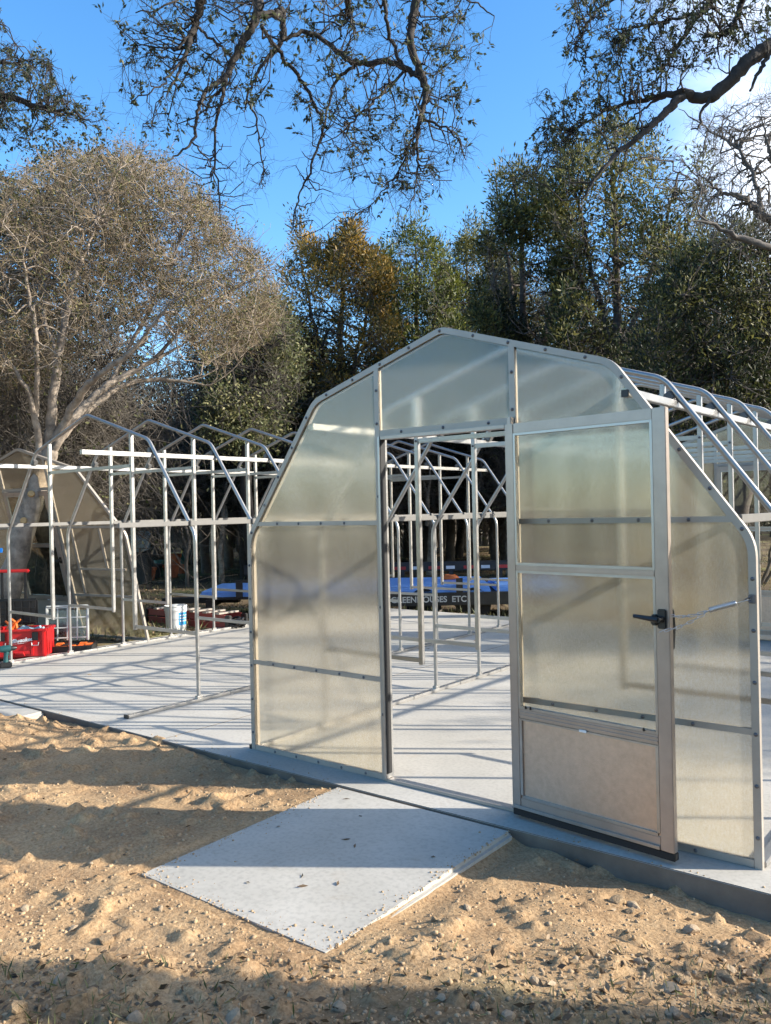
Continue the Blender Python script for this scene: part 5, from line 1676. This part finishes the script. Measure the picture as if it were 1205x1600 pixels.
# bare thicket under the trees
def brush(seed):
    r = empty('thicket_shrub')
    sk = Skeleton()
    for j in range(9):
        a = rng.random()*6.28; h = 1.4+rng.random()*1.6
        e = np.array([math.cos(a)*h*0.6, math.sin(a)*h*0.6, h])
        sk.limb([np.array([0.1*math.cos(a), 0.1*math.sin(a), -0.05]), e*0.5+rng.normal(0, 0.12, 3), e], [0.025, 0.016, 0.006], 5, 0.03)
    q = rng.normal(0, 1, (420, 3))*np.array([0.85, 0.85, 0.75])+np.array([0, 0, 1.9]); q = q[q[:, 2] > 0.3]
    sk.fill(q, 0.009, 0.003, 4, 0.3, 0.08)
    w, tips, dirs = twigs(sk, 2600, 0.38, 0.0045, 0.1, 0.8, 2, 0.012)
    link('stems', sk.wood.mesh('stems', M['bark_grey']), r)
    link('twigs', w.mesh('twigs', M['twig_grey']), r)
    n = 900; i = rng.integers(0, len(tips), n)
    link('leaves', leaf_mesh('leaves', tips[i], rng.normal(0, 1, (n, 3)), 0.07, 0.035, M['leaf_yellow'], np.clip(rng.normal(0.5, 0.25, n), 0, 1)), r)
    return r


BR = [brush(1), brush(2)]
ub = [False]*2
for i, (px_, k_) in enumerate([(110, 16), (190, 24), (300, 32), (350, 34), (60, 15.5), (-30, 14), (450, 27), (540, 30), (640, 37), (860, 24), (1060, 21), (1180, 20), (480, 35), (730, 38), (380, 36), (220, 34)]):
    j = i % 2
    o = BR[j] if not ub[j] else copy_tree(BR[j]); ub[j] = True
    g = at(px_, 860, k_)
    far_up = 1.6 if k_ < 26 else 0.0
    o.location = (g[0], g[1], zg(g))
    s = 1.15+0.5*random.random()
    o.scale = (s, s, s*1.25)
    o.rotation_euler = (0, 0, random.random()*6.28)
    wh = 'behind the bare hoops' if px_ < 420 else ('beyond the doorway and front wall' if px_ < 800 else 'past the roof on the right')
    dd = 'distant' if k_ > 26 else 'nearer'
    tag(o, dd + ' grey leafless thicket shrub under the trees ' + wh, 'shrub', dd + ' thicket ' + wh)

# slim sapling in the clearing
g = gnd(293, 909, -0.2); g[2] = zg(g)
sp_ = thing_tree('sapling', 'slim crooked sapling standing in the clearing right of the terracotta pots', g)
sk = Skeleton(); kk = float((g-CAM)@FW)
sk.limb([g-np.array([0, 0, 0.05]), at(292, 870, kk), at(296, 845, kk), at(290, 815, kk), at(299, 770, kk), at(296, 720, kk)], [0.06, 0.05, 0.045, 0.04, 0.025, 0.01], 5, 0.01)
sk.limb([at(293, 855, kk), at(308, 836, kk), at(314, 800, kk)], [0.03, 0.025, 0.01], 5, 0.01)
sk.fill(sample_view([(270, 800), (285, 700), (320, 700), (325, 800)], kk-0.5, kk+0.5, 40), 0.012, 0.004)
add_part(sp_, 'trunk', sk.wood.mesh('trunk', M['bark_grey']))
# pale snags and thin sunlit trunks in the middle distance
for px_, k_, top, w, lab in ((671, 25, 745, 0.10, 'pale forked dead trunk seen through the doorway, left of its middle'), (752, 27, 700, 0.09, 'thin pale trunk near the middle of the doorway view'), (345, 24, 735, 0.08, 'thin pale sunlit trunk behind the third frame hoop'), (327, 28, 690, 0.10, 'leaning thin trunk behind the second frame hoop')):
    b = at(px_, 865, k_); b[2] = zg(b)
    t = thing_tree('dead_trunk', lab, b, 'tree trunk')
    sk = Skeleton()
    e = at(px_+random.uniform(-14, 14), top, k_)
    sk.limb([b-np.array([0, 0, .05]), (b+e)/2+rng.normal(0, 0.1, 3), e], [w, w*0.8, w*0.35], 6, 0.02)
    e2 = at(px_+random.uniform(-22, 22), top-25, k_+0.3)
    sk.limb([(b+e)/2, ((b+e)/2+e2)/2+rng.normal(0, 0.05, 3), e2], [w*0.6, w*0.45, w*0.2], 6, 0.02)
    add_part(t, 'trunk', sk.wood.mesh('trunk', M['bark_pale']))
b = at(797, 862, 24); b[2] = zg(b)
t = thing_tree('stump', 'splintered pale stump at the right of the doorway view', b, 'stump')
sk = Skeleton()
for j in range(6):
    e = at(797+random.uniform(-12, 12), 815+random.uniform(0, 25), 24)
    sk.limb([b+rng.normal(0, 0.05, 3)*np.array([1, 1, 0]), (b+e)/2, e], [0.10, 0.07, 0.01], 4, 0.02)
add_part(t, 'trunk', sk.wood.mesh('trunk', M['bark_pale']))

# far wood that reads as one mass
N = 60000
ang = rng.uniform(-0.62, 0.62, N); kf = rng.uniform(42, 62, N)
hz_ = rng.random(N)**0.8*(6.2+2.0*np.sin(ang*23)+1.0*np.sin(ang*61+1))
base_d = np.array([at(602.5+math.tan(a)*FPX, 800, 1.0)-CAM for a in np.linspace(-0.62, 0.62, 200)])
di = np.stack([np.interp(ang, np.linspace(-0.62, 0.62, 200), base_d[:, c]) for c in range(3)], 1)
pos = CAM + di*kf[:, None]; pos[:, 2] = -0.3 + hz_ + 0.2
ls = 0.34*(0.5+rng.random(N))
far = link('distant_wood', leaf_mesh('distant_wood', pos, rng.normal(0, 1, (N, 3)), ls, ls*0.5, M['leaf_oak_far'], np.clip(rng.normal(0.35, 0.2, N), 0, 1)))
tag(far, kind='stuff')
w = Wood()
ang = rng.uniform(-0.62, 0.62, 260); kf = rng.uniform(40, 60, 260)
di = np.stack([np.interp(ang, np.linspace(-0.62, 0.62, 200), base_d[:, c]) for c in range(3)], 1)
P0 = CAM + di*kf[:, None]; P0[:, 2] = -0.5
P1 = P0 + np.stack([rng.normal(0, .5, 260), rng.normal(0, .5, 260), rng.uniform(3.5, 6, 260)], 1)
w.many(P0, P1, rng.uniform(0.1, 0.22, 260), np.full(260, 0.06), 6)
o = link('distant_trunks', w.mesh('distant_trunks', M['bark_grey'])); tag(o, kind='stuff')

# off-frame trees added to dapple the sun on the slab and block sky fill
for i, (f_, r_, s) in enumerate(((5.6, 12.5, 0.85), (0.05, 9.6, 0.8), (9.5, 14.5, 0.95), (-11, 3.5, 1.15), (-13, -9, 1.2), (-17, -2, 1.2), (9, -12, 1.2), (14, -15, 1.2))):
    o = copy_tree(PR[2 if i < 3 else i % 2]); g = CAM+FW*f_+RT*r_
    o.location = (g[0], g[1], zg(g)); o.scale = (s, s, s); o.rotation_euler = (0, 0, 1.3*i)
    tag(o, 'added oak standing outside the picture, only its shade and reflection show', 'tree', 'added oaks outside the picture')

# ------------------------------------------------------------------ stones, clods, litter
def stone_mesh(name, seed, mat, sub=2):
    bm = bmesh.new()
    bmesh.ops.create_icosphere(bm, subdivisions=sub, radius=1)
    r = random.Random(seed)
    ax3 = [Vector((r.gauss(0, 1), r.gauss(0, 1), r.gauss(0, 1))).normalized() for _ in range(9)]
    cut = [0.42+0.36*r.random() for _ in ax3]
    for v in bm.verts:
        for a, c in zip(ax3, cut):
            d = v.co.dot(a)
            if d > c: v.co -= a*(d-c)*0.85
        v.co += Vector((r.gauss(0, 1), r.gauss(0, 1), r.gauss(0, 1)))*0.02
    me = bpy.data.meshes.new(name); bm.to_mesh(me); bm.free()
    me.materials.append(mat)
    return me


M['limestone'] = pm('pale_limestone', (0.33, 0.25, 0.165), 0.9, 0, 0.25, 3, 0.4, 12)
M['clod'] = pm('tan_clod', (0.25, 0.165, 0.09), 0.95, 0, 0.2, 3, 0.8, 9, col2=(0.42, 0.30, 0.175))
STN = [stone_mesh('stone', 10+i, M['limestone'] if i % 2 else M['clod']) for i in range(8)]
big = [(165, 1470, .040), (115, 1452, .026), (60, 1480, .030), (95, 1535, .034), (112, 1540, .026), (40, 1422, .028), (185, 1560, .034), (365, 1583, .040), (345, 1570, .03), (690, 1565, .03),
       (965, 1408, .045), (990, 1412, .042), (985, 1425, .035), (1080, 1452, .045), (1018, 1520, .038), (1050, 1548, .040), (1070, 1535, .050), (1000, 1505, .03), (1075, 1515, .03), (835, 1535, .034), (850, 1536, .028),
       (1052, 1585, .034), (1135, 1530, .04), (1145, 1515, .026), (870, 1590, .04), (795, 1590, .036), (930, 1560, .024), (740, 1575, .03), (640, 1585, .03), (250, 1420, .022), (590, 1480, .024), (1190, 1545, .03),
       (1000, 1430, .024), (730, 1420, .026), (680, 1440, .024), (530, 1580, .036), (470, 1560, .022), (210, 1595, .036), (30, 1590, .036), (1130, 1480, .026)]
for i, (px_, py_, r_) in enumerate(big):
    g = gnd(px_, py_, -0.04); g = gnd(px_, py_, zg(g)); z_ = zg(g)
    o = link('stone', STN[i % 8])
    r_ *= 0.85; o.location = (g[0], g[1], z_+r_*0.08); o.scale = (r_*1.25, r_*0.9, r_*0.75); o.rotation_euler = (0.3*(i % 3), 0.2*(i % 5), i*1.7)
    wh = 'near the bottom left corner' if px_ < 300 else ('below the tip of the concrete walkway' if px_ < 780 else ('against the slab edge below the open door' if py_ < 1460 else 'at the bottom right, in front of the greenhouse'))
    tag(o, ('larger' if r_ > 0.027 else 'small') + ' rough tan stone on the dirt ' + wh, 'stone', ('larger' if r_ > 0.027 else 'small') + ' stones ' + wh)

# gravel and crumbs: nobody could count them
uni = []
for i in range(6):
    me_ = stone_mesh('tmp', 40+i, M['clod'], 1)
    co = np.zeros(len(me_.vertices)*3, np.float32); me_.vertices.foreach_get('co', co)
    fa = np.zeros(len(me_.polygons)*3, np.int32); me_.polygons.foreach_get('vertices', fa)
    uni.append((co.reshape(-1, 3), fa)); bpy.data.meshes.remove(me_)


def gravel(name, n, size_fn, mat, where):
    xs, ys = where(n)
    ok = ~(((xs > -0.70) & (xs < 0.57) & (ys > -1.68)) | ((xs > -5.4) & (xs < -3.97) & (ys > -1.68)) | (ys > -0.25))
    xs, ys = xs[ok], ys[ok]
    cl_ = vnoise(xs, ys, 0.35, 55) + 0.6*vnoise(xs, ys, 0.12, 56)
    ok = cl_ > rng.uniform(-0.55, 0.35, len(xs)); xs, ys = xs[ok], ys[ok]
    scatter(name, xs, ys, ground_z(xs, ys), size_fn(len(xs)), mat)


def scatter(name, xs, ys, zs, sz, mat):
    m_n = len(xs)
    V, L, b = [], [], 0
    for u in range(6):
        ii = np.arange(u, m_n, 6)
        co, fa = uni[u]
        an = rng.random(len(ii))*6.28
        c, s = np.cos(an), np.sin(an)
        sc = sz[ii][:, None]*rng.uniform(0.7, 1.2, (len(ii), 3))
        p = co[None]*sc[:, None, :]
        x_ = p[..., 0]*c[:, None]-p[..., 1]*s[:, None]; y_ = p[..., 0]*s[:, None]+p[..., 1]*c[:, None]
        v = np.stack([x_+xs[ii][:, None], y_+ys[ii][:, None], p[..., 2]+(zs[ii]-sz[ii]*0.05)[:, None]], -1).reshape(-1, 3)
        V.append(v); L.append((fa[None]+np.arange(len(ii))[:, None]*len(co)).reshape(-1)+b); b += len(v)
    o = link(name, np_mesh(name, np.concatenate(V), np.concatenate(L), 3, mat))
    tag(o, kind='stuff')


def near_view(n):
    d = 2.2+4.8*rng.random(n)**1.6
    r = (rng.random(n)*1.1-0.55)*d
    p = CAM[None]+FW[None]*d[:, None]+RT[None]*r[:, None]
    return p[:, 0], p[:, 1]


M['gravel_mat'] = pm('crumbly_gravel', (0.27, 0.18, 0.10), 0.95, 0, 0.2, 22, 0, 1, col2=(0.50, 0.36, 0.215))
gravel('dirt_crumbs', 27000, lambda n: 0.0035+0.012*rng.random(n)**3.2, M['gravel_mat'], near_view)
gravel('pale_gravel', 700, lambda n: 0.005+0.014*rng.random(n)**3, M['limestone'], near_view)


# soil kicked onto the rim of the walkway and the slab
n_s = 900
e_ = rng.integers(0, 4, n_s); f_ = rng.random(n_s); in_ = rng.exponential(0.035, n_s)
xs = np.select([e_ == 0, e_ == 1, e_ == 2], [-0.66+in_, 0.528-in_, -0.66+1.18*f_], -6.3+8.3*f_)
ys = np.select([e_ == 0, e_ == 1, e_ == 2], [-1.63+1.38*f_, -1.63+1.38*f_, -1.635+in_], SLAB[2]+0.008+in_)
keep = ~((e_ == 3) & (xs > -0.66) & (xs < 0.53))
zs = np.where(ys > SLAB[2], 0.0, -0.005-0.03*(SLAB[2]-ys)/1.406)
scatter('spilled_soil', xs[keep], ys[keep], zs[keep]+0.001, (0.002+0.007*rng.random(n_s)**3)[keep], M['gravel_mat'])


# fallen leaves and grass
def litter(name, n, where, ln, mat, up=0.15, lift=0.006):
    xs, ys = where(n)
    inslab = (xs > SLAB[0]-0.05) & (xs < SLAB[1]+0.05) & (ys > SLAB[2]-0.03) & (ys < SLAB[3]+0.03)
    inpad = ((xs > -0.70) & (xs < 0.57) & (ys > -1.68) & (ys < 0)) | ((xs > -5.4) & (xs < -3.97) & (ys > -1.68) & (ys < 0))
    ok = ~(inslab | inpad); xs, ys = xs[ok], ys[ok]
    zs = ground_z(xs, ys)+lift
    n_ = len(xs)
    a = rng.normal(0, 1, (n_, 3)); a[:, 2] = np.abs(a[:, 2])*up
    l_ = ln*(0.5+rng.random(n_))
    return link(name, leaf_mesh(name, np.stack([xs, ys, zs], 1), a, l_, l_*(0.45 if up < 1 else 0.10), M[mat], rng.random(n_), 0.1))


def corners(n):
    d = 2.35+0.75*rng.random(n); r = (rng.random(n)*1.1-0.55)*d
    keep = rng.random(n) < 0.15+1.6*np.abs(r/d)
    d, r = d[keep], r[keep]
    p = CAM[None]+FW[None]*d[:, None]+RT[None]*r[:, None]
    return p[:, 0], p[:, 1]


def wood_floor(n):
    d = 11+30*rng.random(n)**1.5; r = (rng.random(n)*1.2-0.6)*d
    p = CAM[None]+FW[None]*d[:, None]+RT[None]*r[:, None]
    return p[:, 0], p[:, 1]


tag(litter('leaf_litter', 2600, corners, 0.030, 'litter'), kind='stuff')
tag(litter('dirt_litter', 500, near_view, 0.028, 'litter'), kind='stuff')
tag(litter('short_grass', 1500, corners, 0.045, 'grass', 2.5), kind='stuff')
tag(litter('woodland_litter', 16000, wood_floor, 0.07, 'litter'), kind='stuff')
tag(litter('woodland_grass', 22000, wood_floor, 0.12, 'grass', 2.5), kind='stuff')
# a few dark leaves and crumbs lying on the concrete
for i in range(26):
    x_ = rng.uniform(-6.2, 1.4); y_ = rng.uniform(0.1, 5.5)
    if i < 10: x_ = rng.uniform(-0.6, 0.45); y_ = rng.uniform(-1.55, -0.3)
    z_ = 0.002 if y_ > SLAB[2] else -0.003-0.03*(SLAB[2]-y_)/1.41
    me_ = leaf_mesh('fallen_leaf', np.zeros((1, 3)), np.array([[math.cos(i*2.1), math.sin(i*2.1), 0.12]]), 0.03+0.012*(i % 3), 0.014, M['litter'], np.array([0.1+0.03*i % 1]), 0.2)
    o = link('fallen_leaf', me_); o.location = (x_, y_, z_)
    tag(o, 'small dry leaf lying on the pale concrete', 'leaf', 'leaves on the concrete')
